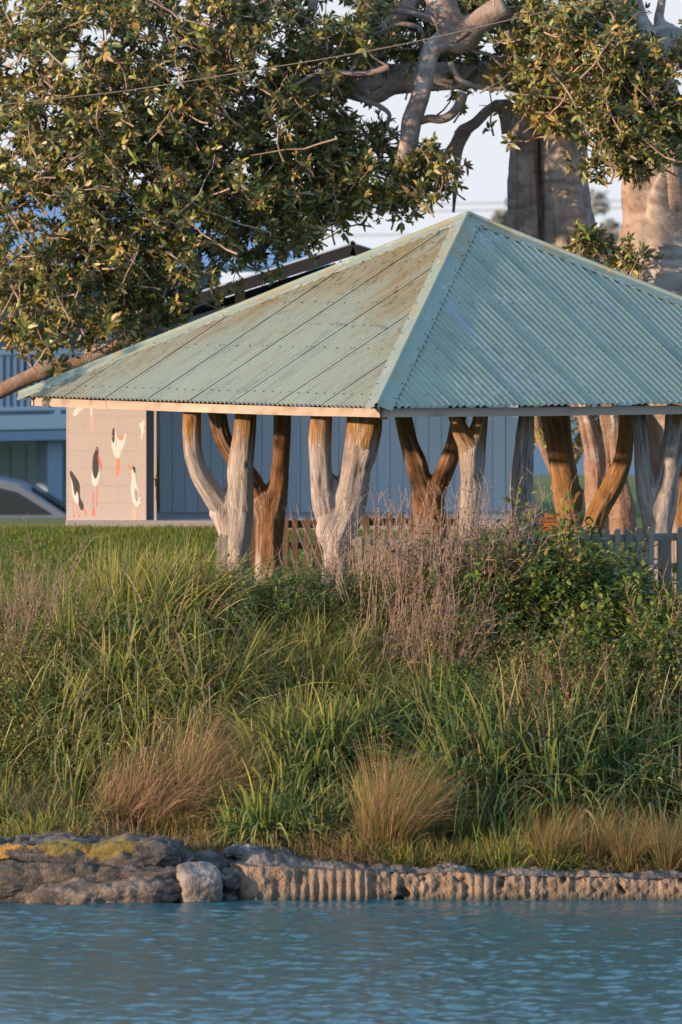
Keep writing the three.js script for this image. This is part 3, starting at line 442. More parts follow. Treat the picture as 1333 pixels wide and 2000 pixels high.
// ───────────────────────── sea wall and rocks ─────────────────────────
const rockMat = std({ vertexColors: true, roughness: .93, bumpMap: rep(bumpNoise, 2, 2), bumpScale: .03 });
{ // old concrete wall, cast against corrugated iron: ribs on its face, broken on top
  const b = new GB(), xL = px2(449, 6.2), xR = 6.2, nx = 980, zF = 6.2;
  const rows = []; for (let i = 0; i <= 26; i++) rows.push([0, i / 26]); for (let i = 1; i <= 34; i++) rows.push([1, i / 34]);
  for (const [part2, s] of rows) for (let i = 0; i <= nx; i++) {
    const x = lerp(xL, xR, i / nx), edge = sstep(xL, xL + .16, x) , rocky = 1 - sstep(px2(545, zF), px2(600, zF), x);
    const topY = lerp(WATER_Y + .27, WATER_Y + .20, sstep(px2(560, zF), px2(1250, zF), x)) + (fbm(x * 3, 1, 4, 4) - .5) * .06 + rocky * .03;
    const inter = clamp(sstep(.42, .6, fbm(x * 1.6 + 3.2, 5, 1, 2)) + .7 * sstep(px2(930, zF), px2(1010, zF), x) * sstep(.3, .5, vn(x * 5, 2, 2))); // where the face has crumbled
    let y, z, c;
    const rib = Math.abs(Math.cos(x / .083 * Math.PI));
    if (!part2) {
      y = lerp(WATER_Y - .25, topY, s); const n = fbm(x * 7, y * 7, 3, 4), n2 = fbm(x * 20, y * 20, 9, 3), hole = sstep(.66, .8, fbm(x * 5.5, y * 8, 15, 3));
      z = zF + (1 - rocky) * (.027 * Math.pow(rib, .7 + 1.4 * vn(x * 4, y * 5, 6)) * (.45 + .9 * vn(x * 3.1, y * 7, 31)) * (1 - inter * .75) - inter * .1 * n2) - hole * .09 * (.35 + inter) + rocky * (.16 * n - .02) * 1 + (n2 - .5) * .022 - (1 - edge) * .35 - sstep(.82, 1, s) * .02;
      c = mix3([.16, .118, .085], [.32, .235, .165], n); c = mix3(c, [.12, .10, .085], sstep(.5, .68, n2) * .55); c = mix3(c, [.10, .085, .07], hole * .6);
      c = mix3(c, [.07, .075, .06], 1 - sstep(WATER_Y + .0, WATER_Y + .07 + n * .06, y));
    } else {
      const n = fbm(x * 4, s * 4, 8, 4), n2 = fbm(x * 16, s * 16, 2, 3);
      z = zF - .02 - s * 1.35 - (1 - edge) * .35 + (n2 - .5) * .05 * (1 - s); const ledge = sstep(.12, .2, s + (fbm(x * 2.2, 3, 3, 3) - .5) * .3) * .03 + rocky * sstep(.08, .35, s) * .06 + sstep(.4, .9, s) * .05;
      y = topY + ledge + (n - .5) * .09 * sstep(0, .06, s) + (n2 - .5) * .06; c = mix3([.055, .053, .05], [.15, .142, .135], n); c = mix3(c, [.24, .23, .22], sstep(.6, .72, fbm(x * 9, s * 9, 12, 3)) * .6); c = mix3(c, [.09, .085, .08], sstep(.52, .68, n2) * .7); c = mix3(c, [.30, .23, .17], sstep(.55, .7, fbm(x * 5, s * 7, 5, 2)) * .5);
    }
    b.v(x, y, z, 0, 0, 1, x, part2 ? s * 1.4 : y, c);
  }
  const W = nx + 1; for (let j = 0; j < rows.length - 1; j++) for (let i = 0; i < nx; i++) { const a = j * W + i; b.t(a, a + 1, a + W); b.t(a + 1, a + W + 1, a + W); }
  // closing end at the left
  const w = top(new THREE.Mesh(b.geo(true), rockMat), 'sea_wall'); tag(w, 'low crumbling concrete sea wall with vertical ribs along the waterline', 'sea wall');
}
function rockGeo(w, h, d, o = {}) {
  const g = new THREE.IcosahedronGeometry(1, o.det || 48), P = g.attributes.position, b = new Float32Array(P.count * 3), s = o.seed || 0, pw = o.pow || 3.2;
  const U = new Float32Array(P.count * 2);
  for (let i = 0; i < P.count; i++) {
    let x = P.getX(i), y = P.getY(i), z = P.getZ(i); const L = Math.pow(Math.abs(x) ** pw + Math.abs(y) ** pw + Math.abs(z) ** pw, -1 / pw); x *= L; y *= L; z *= L;
    let X = x * w / 2, Y = y * h / 2, Z = z * d / 2;
    const n = fbm(X * 3.2 + s, Y * 4 + s, Z * 3.2, 4) - .5, m = fbm(X * 13 + s, Y * 20, Z * 13, 4) - .5, ridge = 1 - Math.abs(fbm(X * 1.7 + s, Y * 6.5, Z * 1.7 + s, 3) - .5) * 2, cre = sstep(.88, .98, ridge) * (o.cre ?? 1), bed = vn(s, Y * 17 + X * 1.2, Z * .6) - .5, pit = sstep(.6, .75, fbm(X * 10, Y * 14 + s, Z * 10, 3));
    const k = (o.rough ?? 1) * (n * .22 + m * .075 - cre * .06 + bed * .045 * (o.bed ?? 1) - pit * .035 * (o.pit ?? 1)); const il = 1 / Math.hypot(x / w, y / h, z / d), nx = x / w * il, ny = y / h * il, nz = z / d * il;
    X += nx * k; Y += ny * k; Z += nz * k; P.setXYZ(i, X, Y, Z);
    let c = mix3(o.c0 || [.11, .10, .09], o.c1 || [.26, .225, .19], sstep(.3, .7, fbm(X * 5 + s, Y * 7, Z * 5, 3))); c = mix3(c, [.05, .047, .045], sstep(.47, .62, fbm(X * 9, Y * 12 + s, Z * 9 + 4, 3)) * (o.dark ?? .85)); c = mix3(c, [.04, .036, .032], cre * .8); c = mix3(c, c.map(k => k * 1.7), sstep(.66, .76, vn(X * 60, Y * 60, Z * 60)) * .6);
    for (const [lx, ly, lz, lr, col] of o.lichen || []) { const dd = Math.hypot(X - lx, (Y - ly) * 1.4, (Z - lz) * .8) / (lr * 1.15) + (fbm(X * 20, Y * 20, Z * 20, 3) - .5) * 1.1; c = mix3(c, col, (1 - sstep(.75, .95, dd)) * .95); }
    if (o.wet !== undefined) c = mix3(c, [.05, .05, .045], 1 - sstep(o.wet, o.wet + .07 + n * .05, Y));
    b[i * 3] = c[0]; b[i * 3 + 1] = c[1]; b[i * 3 + 2] = c[2]; U[i * 2] = X + Z * .6; U[i * 2 + 1] = Y + Z * .4;
  }
  g.setAttribute('color', new THREE.BufferAttribute(b, 3)); g.setAttribute('uv', new THREE.BufferAttribute(U, 2));
  // weld for smooth normals
  const key = new Map(), pos = [], col = [], uv = [], idx = []; for (let i = 0; i < P.count; i++) { const q = P.getX(i).toFixed(5) + ',' + P.getY(i).toFixed(5) + ',' + P.getZ(i).toFixed(5); let k = key.get(q); if (k === undefined) { k = pos.length / 3; key.set(q, k); pos.push(P.getX(i), P.getY(i), P.getZ(i)); col.push(b[i * 3], b[i * 3 + 1], b[i * 3 + 2]); uv.push(U[i * 2], U[i * 2 + 1]); } idx.push(k); }
  const r = new THREE.BufferGeometry(); r.setAttribute('position', new THREE.Float32BufferAttribute(pos, 3)); r.setAttribute('color', new THREE.Float32BufferAttribute(col, 3)); r.setAttribute('uv', new THREE.Float32BufferAttribute(uv, 2)); r.setIndex(idx); r.computeVertexNormals(); return r;
}
function rock(label, px, py, z, w, h, d, o = {}, rot = [0, 0, 0]) { const m = top(new THREE.Mesh(rockGeo(w, h, d, o), rockMat), 'boulder'); m.position.copy(at(px, py, z)); m.rotation.set(...rot); return tag(m, label, 'rock', 'rocks along the waterline at left'); }
const OR = [.40, .21, .035], YG = [.17, .14, .035];
rock('broad layered rock shelf with orange lichen along its top', 120, 1664, 5.75, 2.2, .2, 1.1, { seed: 3, pow: 6, wet: -2, bed: 1.3, pit: 1.2, cre: .15, rough: 1.15, c0: [.075, .07, .065], c1: [.14, .125, .11], lichen: [[-.62, .03, .5, .15, OR], [-.42, .07, .5, .08, OR], [-.05, .07, .5, .13, YG], [.28, .05, .5, .1, OR], [.42, .05, .5, .14, YG], [.12, .06, .5, .1, YG], [.6, .06, .46, .12, YG], [-.25, .1, .48, .1, OR]] }, [-.05, 0, -.02]);
rock('dark mottled rock face below the lichen shelf at left', 130, 1722, 5.9, 2.25, .44, 1.0, { seed: 9, pow: 6, bed: 1.6, wet: -.2, rough: .7, cre: 0, c0: [.06, .055, .05], c1: [.17, .14, .115] });
rock('smooth sloping brown rock at the foot of the shelf', 215, 1746, 6.28, 1.5, .26, .6, { seed: 17, pow: 3.4, bed: .5, pit: .5, cre: 0, rough: .7, wet: -.16, c0: [.10, .08, .065], c1: [.20, .16, .13] }, [.1, .1, .06]);
rock('pale grey angular boulder between the rock shelf and the sea wall', 386, 1727, 6.25, .42, .36, .5, { seed: 31, pow: 3.6, bed: .3, pit: .3, rough: .5, cre: 0, dark: .3, wet: -.20, c0: [.14, .128, .115], c1: [.24, .22, .20], det: 26 }, [.22, .3, -.05]);
rock('small dark stone behind the pale boulder', 357, 1679, 5.75, .2, .14, .22, { seed: 37, rough: .5, c0: [.10, .10, .10], c1: [.2, .19, .18], det: 20 });
rock('dark stone tucked beside the end of the sea wall', 452, 1738, 5.95, .2, .36, .4, { seed: 41, rough: .5, c0: [.16, .14, .12], c1: [.28, .24, .2], det: 20 });
rock('low dark rock in the shaded gap behind the pale boulder', 415, 1725, 5.55, .5, .5, .5, { seed: 45, rough: .6, det: 20 });
rock('rough grey stone on top of the sea wall end', 478, 1668, 5.6, .38, .14, .4, { seed: 47, rough: .6, c0: [.14, .14, .14], c1: [.3, .3, .3], det: 20 });

// ───────────────────────── leaves, blades and stems ─────────────────────────
const leafMat = new THREE.MeshPhysicalMaterial({ vertexColors: true, roughness: .42, side: THREE.DoubleSide });
const grassMat = new THREE.MeshPhysicalMaterial({ vertexColors: true, roughness: .8, specularIntensity: .35, side: THREE.DoubleSide, transmission: .34, thickness: 0 });
const dryMat = new THREE.MeshPhysicalMaterial({ vertexColors: true, roughness: .9, specularIntensity: .3, side: THREE.DoubleSide, transmission: .25, thickness: 0 });
const stemMat = std({ vertexColors: true, roughness: .9 });
function blade(b, base, dir, len, w, droop, segs, c0, c1, fold = 0) { // a strap leaf: arching, tapering, optionally folded over near its tip
  const side = V(dir.z, 0, -dir.x); if (side.lengthSq() < 1e-4) side.set(1, 0, 0); side.normalize(); const tw = rr(-1, 1); side.applyAxisAngle(dir, tw);
  let p = base.clone(), d = dir.clone(); const k0 = b.count, sl = len / segs, q = V(0, 0, 0), nrm = V(0, 0, 0);
  for (let i = 0; i <= segs; i++) {
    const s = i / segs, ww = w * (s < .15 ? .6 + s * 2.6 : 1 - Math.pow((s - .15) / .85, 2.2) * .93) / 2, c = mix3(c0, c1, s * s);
    nrm.crossVectors(side, d).normalize();
    b.v(p.x - side.x * ww, p.y - side.y * ww, p.z - side.z * ww, nrm.x, nrm.y, nrm.z, 0, s, c); b.v(p.x + side.x * ww, p.y + side.y * ww, p.z + side.z * ww, nrm.x, nrm.y, nrm.z, 1, s, c);
    if (i < segs) { d.y -= droop * (.4 + 1.6 * s) / segs * 2; if (fold && s > .55 && s < .75) d.y -= fold; d.normalize(); p.addScaledVector(d, sl); const k = k0 + i * 2; b.t(k, k + 1, k + 2); b.t(k + 1, k + 3, k + 2); }
  }
}
function tussock(o) {
  const b = new GB();
  for (let i = 0; i < o.n; i++) {
    const a = rr(0, 6.283), r = Math.sqrt(rnd()) * o.base, tilt = (o.tilt0 || 0) + Math.pow(rnd(), .8) * o.tilt; const dir = V(Math.cos(a) * Math.sin(tilt) + (o.lean || 0), Math.cos(tilt), Math.sin(a) * Math.sin(tilt) + .08).normalize();
    const cc = o.cols[Math.floor(Math.pow(rnd(), o.bias || 1) * o.cols.length)], k = rr(.75, 1.25);
    blade(b, V(Math.cos(a) * r, -.02, Math.sin(a) * r), dir, o.len * rr(.55, 1.1), o.w * rr(.7, 1.2), o.droop * rr(.5, 1.5), o.segs || 6, cc[0].map(x => x * k), cc[1].map(x => x * k), rnd() < (o.fold || 0) ? rr(.3, 1) : 0);
  }
  return b.geo();
}
function stick(b, p0, p1, r0, r1, c, n = 4) { const d = p1.clone().sub(p0).normalize(), X = (Math.abs(d.y) > .9 ? V(1, 0, 0) : V(0, 1, 0)).cross(d).normalize(), Y = d.clone().cross(X), k = b.count; for (const [p, r] of [[p0, r0], [p1, r1]]) for (let i = 0; i < n; i++) { const a = i / n * 6.283, x = Math.cos(a), y = Math.sin(a); const nx = X.x * x + Y.x * y, ny = X.y * x + Y.y * y, nz = X.z * x + Y.z * y; b.v(p.x + nx * r, p.y + ny * r, p.z + nz * r, nx, ny, nz, i / n, 0, c); } for (let i = 0; i < n; i++) { const j = (i + 1) % n; b.t(k + i, k + j, k + n + i); b.t(k + j, k + n + j, k + n + i); } }
function leaf(b, p, dir, up, len, w, c, curl = .15) { // folded oval leaf
  const d = dir, s = V(0, 0, 0).crossVectors(d, up); if (s.lengthSq() < 1e-5) s.set(1, 0, 0); s.normalize(); const n = V(0, 0, 0).crossVectors(s, d).normalize(), k = b.count;
  const put = (f, x, h) => b.v(p.x + d.x * f * len + s.x * x * w + n.x * h * len, p.y + d.y * f * len + s.y * x * w + n.y * h * len, p.z + d.z * f * len + s.z * x * w + n.z * h * len, n.x + s.x * x * .5, n.y + s.y * x * .5, n.z + s.z * x * .5, f, x, c);
  put(0, 0, 0); put(.35, -.46, .07); put(.35, 0, 0); put(.35, .46, .07); put(.72, -.36, .05 - curl * .5); put(.72, 0, -curl * .5); put(.72, .36, .05 - curl * .5); put(1, 0, -curl);
  for (const [x, y, z] of [[0, 2, 1], [0, 3, 2], [1, 2, 4], [2, 5, 4], [2, 3, 5], [3, 6, 5], [4, 5, 7], [5, 6, 7]]) b.t(k + x, k + y, k + z);
}
const randDir = () => { const z = rr(-1, 1), a = rr(0, 6.283), r = Math.sqrt(1 - z * z); return V(r * Math.cos(a), z, r * Math.sin(a)); };

// ───────────────────────── fig trees ─────────────────────────
const leafTones = [[0.0571, 0.0844, 0.0277], [0.0739, 0.1077, 0.0315], [0.0941, 0.134, 0.034], [0.1176, 0.1529, 0.0378], [0.2016, 0.1966, 0.0428], [0.25, 0.24, 0.065], [0.27, 0.225, 0.075], [0.22, 0.155, 0.065]];
function rosette(n, len) { // leaves round a twig end, pointing mostly along +y
  const b = new GB(); stick(b, V(0, -.1, 0), V(0, .02, 0), .004, .003, [.2, .14, .09]);
  for (let i = 0; i < n; i++) { const a = i * 2.4 + rr(-.3, .3), t = rr(.35, 1.35), d = V(Math.cos(a) * Math.sin(t), Math.cos(t), Math.sin(a) * Math.sin(t)), q = rnd(), c = leafTones[q < .66 ? Math.floor(rnd() * 5) : 5 + Math.floor(rnd() * 3)], k = rr(.8, 1.2); leaf(b, V(0, rr(-.08, .02), 0).addScaledVector(d, .015), d, V(0, 1, 0), len * rr(.7, 1.15), len * rr(.36, .46), c.map(x => x * k), rr(.05, .3)); }
  return b.geo();
}
const rosettes = []; for (let i = 0; i < 6; i++) rosettes.push(rosette(7 + i % 4, .098));
function tree(name, label, category, limbSets, sprays, o = {}) {
  const t = thing(name, label, category, o.group);
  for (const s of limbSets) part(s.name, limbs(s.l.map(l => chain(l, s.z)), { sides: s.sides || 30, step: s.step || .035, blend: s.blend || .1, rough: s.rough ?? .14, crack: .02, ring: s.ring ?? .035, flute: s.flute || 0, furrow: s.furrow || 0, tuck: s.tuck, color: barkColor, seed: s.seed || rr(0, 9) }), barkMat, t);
  const tw = new GB(), lists = rosettes.map(() => []); const m = new THREE.Matrix4(), q = new THREE.Quaternion(), e = V(0, 1, 0);
  for (const [p, dir, len, nc] of sprays) { // a branchlet with leaf rosettes along it
    let a = p.clone(), d = dir.clone(); const n = 5, pts = [a.clone()]; for (let i = 0; i < n; i++) { d.addScaledVector(randDir(), .35); d.y += .05; d.normalize(); const c = a.clone().addScaledVector(d, len / n); stick(tw, a, c, lerp(.012, .004, i / n), lerp(.012, .004, (i + 1) / n), mix3([.24, .17, .12], [.42, .32, .24], rnd()), 5); a = c; pts.push(a.clone()); }
    for (let i = 0; i < nc; i++) { const f = Math.pow(rnd(), .6) * n, k = Math.min(n - 1, Math.floor(f)), base = pts[k].clone().lerp(pts[k + 1], f - k), od = d.clone().multiplyScalar(.7).addScaledVector(randDir(), .9); od.y += .12; od.normalize(); const tip = base.clone().addScaledVector(od, rr(.04, .2)); stick(tw, base, tip, .004, .003, [.24, .17, .12], 4); q.setFromUnitVectors(e, od); const s = rr(.65, 1.35); m.compose(tip, q, V(s, s, s)); lists[Math.floor(rnd() * lists.length)].push(m.clone()); }
  }
  part('branchlets', tw.geo(), stemMat, t).userData.kind = 'stuff';
  const crown = new THREE.Group(); crown.name = 'crown'; crown.userData.kind = 'stuff'; t.add(crown);
  lists.forEach((l, i) => { const im = new THREE.InstancedMesh(rosettes[i], leafMat, l.length); im.name = 'leaves'; im.userData.kind = 'stuff'; l.forEach((x, j) => { im.setMatrixAt(j, x); const k = rr(.75, 1.3); im.setColorAt(j, C(k, k * rr(.95, 1.05), k * rr(.9, 1.05))); }); crown.add(im); });
  return t;
}
const skyGaps = [[905, 265, 95, 60], [830, 215, 60, 30], [955, 350, 60, 75], [900, 420, 70, 40], [770, 445, 100, 22], [985, 190, 45, 20], [190, 78, 16, 30], [15, 150, 22, 26], [205, 85, 10, 26], [645, 25, 24, 40], [620, 205, 26, 18], [700, 210, 22, 16], [455, 85, 10, 10], [480, 355, 18, 12], [560, 330, 12, 16], [340, 190, 12, 14], [1170, 395, 55, 60], [1075, 380, 85, 130], [1290, 430, 75, 110], [1290, 75, 70, 45], [1300, 20, 50, 40], [830, 240, 40, 60], [700, 185, 40, 16]];
function sprayField(zones) {
  const out = [];
  for (const [x, y, rx, ry, z, dz, n, up = .25] of zones) for (let i = 0; i < n; i++) {
    let px, py, t = 0; do { const a = rr(0, 6.283), r = Math.sqrt(rnd()); px = x + Math.cos(a) * r * rx; py = y + Math.sin(a) * r * ry; } while (++t < 12 && skyGaps.some(([gx, gy, gw, gh]) => ((px - gx) / gw) ** 2 + ((py - gy) / gh) ** 2 < 1.1));
    if (t >= 12) continue;
    const zz = z + gauss() * dz, p = at(px, py, zz); const d = V(rr(-1, .7), rr(-.45, .9) + up - .2, rr(-.5, 1)).normalize(); const bare = rnd() < .14, len = rr(.3, .62) * (bare ? 1.7 : 1); p.addScaledVector(d, -len * .6); out.push([p, d, len, bare ? 1 + Math.floor(rnd() * 2) : 4 + Math.floor(rnd() * 6)]);
  }
  return out;
}
const figTrunks = [
  { name: 'trunk', z: -11.2, sides: 72, step: .035, blend: .035, flute: .035, rough: .2, ring: .05, furrow: .5, tuck: false, seed: 2, l: [
    [[1085, 120, 40], [1092, 190, 44], [1100, 260, 42], [1106, 350, 43], [1112, 450, 50], [1122, 560, 56], [1160, 700, 50], [1196, 800, 13], [1203, 860, 16], [1207, 930, 20], [1212, 1000, 28], [1213, 1110, 38]],
    [[1040, 170, 26], [1028, 240, 27], [1022, 320, 28], [1022, 400, 31], [1024, 470, 36], [1060, 580, 44], [1120, 720, 40], [1143, 810, 15], [1158, 864, 20], [1166, 926, 23], [1169, 980, 26], [1172, 1100, 38]],
    [[1064, 200, 20, -.1], [1064, 270, 19, -.12], [1060, 350, 17, -.14], [1060, 430, 20, -.14], [1070, 520, 30, -.1]],
    [[1128, 380, 12], [1134, 440, 16], [1142, 500, 22], [1160, 600, 30]],
    [[1176, 790, 9], [1182, 830, 11], [1188, 870, 12], [1192, 920, 14], [1192, 1000, 14]]] },
  { name: 'trunk', z: -11.6, sides: 36, step: .06, blend: .2, rough: .2, seed: 5, l: [[[1230, 640, 40], [1262, 740, 22], [1276, 810, 18], [1282, 885, 18], [1284, 960, 20], [1282, 1100, 30]]] },
  { name: 'limb', z: -11.2, sides: 36, step: .045, rough: .14, seed: 7, l: [[[1085, 165, 40], [1040, 152, 33], [980, 146, 29], [900, 147, 27], [820, 152, 28], [760, 156, 30], [715, 170, 30], [660, 165, 24], [590, 175, 20], [500, 215, 17], [420, 290, 15], [340, 330, 12]], [[735, 175, 26], [725, 150, 24], [733, 110, 20], [752, 70, 19], [775, 40, 18], [800, 0, 17], [815, -60, 16]]] },
  { name: 'limb', z: -10.4, sides: 28, step: .04, seed: 11, l: [[[990, 10, 26], [930, 50, 24], [905, 76, 22], [870, 80, 20], [845, 95, 19], [832, 140, 19], [822, 190, 19], [806, 235, 20], [800, 270, 19], [790, 310, 17], [770, 360, 13], [740, 420, 9]], [[905, 76, 24], [878, 40, 28], [862, 0, 30], [850, -60, 32]]] },
  { name: 'limb', z: -11.8, sides: 20, step: .03, seed: 13, ring: .09, l: [[[1000, 200, 20], [992, 230, 14], [994, 262, 13], [980, 205, 12], [955, 215, 10], [930, 240, 11], [905, 258, 11], [888, 282, 9], [860, 320, 7]], [[905, 258, 9], [898, 290, 7], [890, 360, 5], [886, 415, 4]]] },
  { name: 'limb', z: -10.8, sides: 16, step: .03, seed: 17, l: [[[905, 180, 9], [896, 205, 9], [880, 225, 9], [862, 233, 8.5], [838, 232, 8], [815, 240, 7]]] },
  { name: 'limb', z: -10.7, sides: 14, step: .03, seed: 43, l: [[[960, 30, 7], [900, 52, 8], [850, 40, 7], [800, 25, 6], [740, 20, 4]]] },
  { name: 'limb', z: -10.0, sides: 18, step: .035, seed: 19, l: [[[-160, 800, 16], [-60, 790, 15], [0, 765, 14.5], [50, 740, 14], [95, 722, 14], [140, 712, 12], [200, 690, 11], [290, 640, 13], [350, 600, 15], [368, 560, 14], [372, 500, 13], [365, 420, 12], [350, 330, 13]], [[85, 722, 10], [95, 690, 7], [130, 650, 6], [170, 600, 5], [230, 560, 4]]] },
  { name: 'limb', z: -10.6, sides: 18, step: .04, seed: 23, l: [[[365, 420, 12], [352, 330, 14], [345, 260, 15], [372, 200, 16], [420, 130, 17], [450, 90, 18], [470, 20, 18], [480, -60, 19]], [[345, 260, 10], [260, 270, 9], [160, 300, 8], [60, 360, 6]]] },
  { name: 'limb', z: -10.8, sides: 16, step: .04, seed: 29, l: [[[60, 330, 7], [70, 250, 9], [84, 170, 11], [120, 100, 12], [150, 40, 13], [165, -50, 14]]] },
  { name: 'limb', z: -10.8, sides: 14, step: .04, seed: 47, l: [[[590, 60, 8], [610, 20, 9], [618, -50, 10]]] },
  { name: 'limb', z: -10.9, sides: 14, step: .04, seed: 41, l: [[[275, -40, 10], [268, 30, 9], [240, 90, 7], [215, 170, 6]]] },
];
for (let k = 0; k < 9; k++) { // thin boughs tangled across the top centre
  let x = [650, 700, 760, 830, 880, 930, 960, 990, 600][k], y = [150, 60, 130, 20, 120, 30, 160, 60, 60][k], a = rr(-.8, 2.6); const l = [], r0 = rr(5, 8), n = 7;
  for (let i = 0; i < n; i++) { l.push([x, y, r0 * (1 - i / n * .75)]); a += rr(-.9, .9); x += Math.cos(a) * rr(22, 46); y += Math.sin(a) * rr(14, 40); }
  figTrunks.push({ name: 'bough', z: rr(-11.4, -9.8), sides: 9, step: .03, seed: k * 3, rough: .3, l: [l] });
}
const figZones = [ // centre, radii, depth, depth spread, number of branchlets
  [110, 90, 170, 140, -10.4, 1.0, 79], [330, 70, 180, 130, -10.4, 1.1, 79], [530, 80, 150, 130, -10.6, 1.1, 62], [90, 290, 150, 130, -10.0, 1.0, 79], [280, 270, 160, 130, -10.0, 1.0, 77], [460, 280, 160, 120, -10.4, 1.0, 72], [620, 290, 120, 90, -10.8, .8, 43], [740, 320, 100, 80, -10.8, .7, 41], [100, 470, 150, 120, -9.6, .9, 67], [280, 460, 170, 110, -9.8, .9, 72], [450, 440, 150, 90, -10.2, .8, 53], [590, 400, 100, 60, -10.6, .7, 29], [60, 610, 90, 80, -9.2, .7, 29], [200, 590, 120, 80, -9.6, .7, 41], [330, 580, 90, 60, -9.9, .6, 19], [560, 440, 110, 50, -10.6, .6, 19], [700, 390, 130, 30, -10.6, .5, 22],
  [690, 60, 90, 80, -10.4, .8, 29], [840, 30, 160, 60, -11.8, .6, 48], [960, 60, 80, 70, -11.2, .6, 31], [740, 120, 60, 60, -11.8, .4, 14], [880, 110, 90, 40, -12.0, .3, 17], [1060, 110, 80, 100, -10.4, .6, 53], [1060, 200, 60, 60, -10.5, .4, 26], [940, 310, 60, 50, -11.0, .5, 8], [830, 350, 60, 40, -10.1, .5, 17], [900, 230, 60, 60, -11.2, .4, 7],
  [200, 150, 260, 200, -11.2, .5, 72], [440, 250, 240, 200, -11.4, .5, 66], [180, 420, 240, 150, -10.4, .5, 60], [600, 200, 110, 160, -11.5, .5, 26],
  [-60, 250, 60, 260, -11.2, .6, 24], [-50, 560, 50, 120, -10.4, .5, 12], [330, -80, 420, 50, -10.9, .9, 41], [1000, -80, 300, 50, -10.4, .8, 31]
];
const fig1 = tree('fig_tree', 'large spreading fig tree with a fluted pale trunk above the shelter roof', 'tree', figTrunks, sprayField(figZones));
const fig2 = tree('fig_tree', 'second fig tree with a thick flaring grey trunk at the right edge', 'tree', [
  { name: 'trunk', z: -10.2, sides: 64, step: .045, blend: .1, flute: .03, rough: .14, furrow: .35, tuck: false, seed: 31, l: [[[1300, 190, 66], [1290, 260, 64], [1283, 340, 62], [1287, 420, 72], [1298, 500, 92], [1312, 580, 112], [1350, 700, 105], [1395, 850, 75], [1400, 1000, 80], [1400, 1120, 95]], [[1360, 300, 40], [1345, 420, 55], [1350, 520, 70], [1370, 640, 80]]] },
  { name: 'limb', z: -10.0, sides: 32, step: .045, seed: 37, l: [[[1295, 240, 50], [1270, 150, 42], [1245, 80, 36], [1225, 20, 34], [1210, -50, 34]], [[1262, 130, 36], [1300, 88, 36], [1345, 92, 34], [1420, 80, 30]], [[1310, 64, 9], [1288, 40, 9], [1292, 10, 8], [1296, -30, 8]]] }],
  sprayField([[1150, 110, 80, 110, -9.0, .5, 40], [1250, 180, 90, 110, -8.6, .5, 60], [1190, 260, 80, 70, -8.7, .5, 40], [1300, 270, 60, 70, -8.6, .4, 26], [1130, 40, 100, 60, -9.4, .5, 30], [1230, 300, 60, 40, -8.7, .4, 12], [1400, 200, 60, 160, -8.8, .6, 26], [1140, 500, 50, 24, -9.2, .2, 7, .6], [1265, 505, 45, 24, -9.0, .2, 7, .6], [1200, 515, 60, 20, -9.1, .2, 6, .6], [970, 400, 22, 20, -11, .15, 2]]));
{ // low branch of the first fig reaching out to the left of the picture, which dapples the roof corner
  const out = []; for (let i = 0; i < 20; i++) { const p = V(rr(-6.4, -5.2), rr(1.55, 2.45), rr(-5.2, -3.2)); out.push([p, V(rr(-.5, .5), rr(-.3, .5), rr(-.5, .5)).normalize(), .45, 7]); }
  tree('fig_sapling', 'leafy young fig standing just left of the shelter', 'tree', [{ name: 'trunk', z: -4.2, sides: 14, l: [[[-420, 1130, 14], [-410, 1000, 13], [-430, 860, 11], [-440, 740, 8], [-450, 640, 5]]] }], out);
}

// ───────────────────────── plants of the bank ─────────────────────────
const onGround = (px, py, z0 = -1, z1 = 6.1) => { let lo = z0, hi = z1; for (let i = 0; i < 40; i++) { const z = (lo + hi) / 2, d = DC - z, gp = HY + (YC - groundY((px - HX) * d / FPX, z)) * FPX / d; gp < py ? lo = z : hi = z; } const z = (lo + hi) / 2, x = px2(px, z); return V(x, groundY(x, z), z); };
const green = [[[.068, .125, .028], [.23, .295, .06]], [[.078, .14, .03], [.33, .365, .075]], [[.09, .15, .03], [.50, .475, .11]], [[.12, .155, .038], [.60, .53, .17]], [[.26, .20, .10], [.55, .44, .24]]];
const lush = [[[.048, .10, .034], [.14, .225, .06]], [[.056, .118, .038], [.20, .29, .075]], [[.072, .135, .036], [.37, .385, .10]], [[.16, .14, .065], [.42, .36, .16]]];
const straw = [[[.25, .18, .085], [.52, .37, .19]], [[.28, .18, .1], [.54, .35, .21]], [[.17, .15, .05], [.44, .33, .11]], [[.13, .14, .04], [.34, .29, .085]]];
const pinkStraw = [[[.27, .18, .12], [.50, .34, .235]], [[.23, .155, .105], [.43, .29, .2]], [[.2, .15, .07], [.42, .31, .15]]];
const rush = [[[0.06, 0.0845, 0.0198], [0.132, 0.156, 0.033]], [[0.12, 0.117, 0.033], [0.312, 0.234, 0.066]], [[0.204, 0.156, 0.055], [0.408, 0.286, 0.11]]];
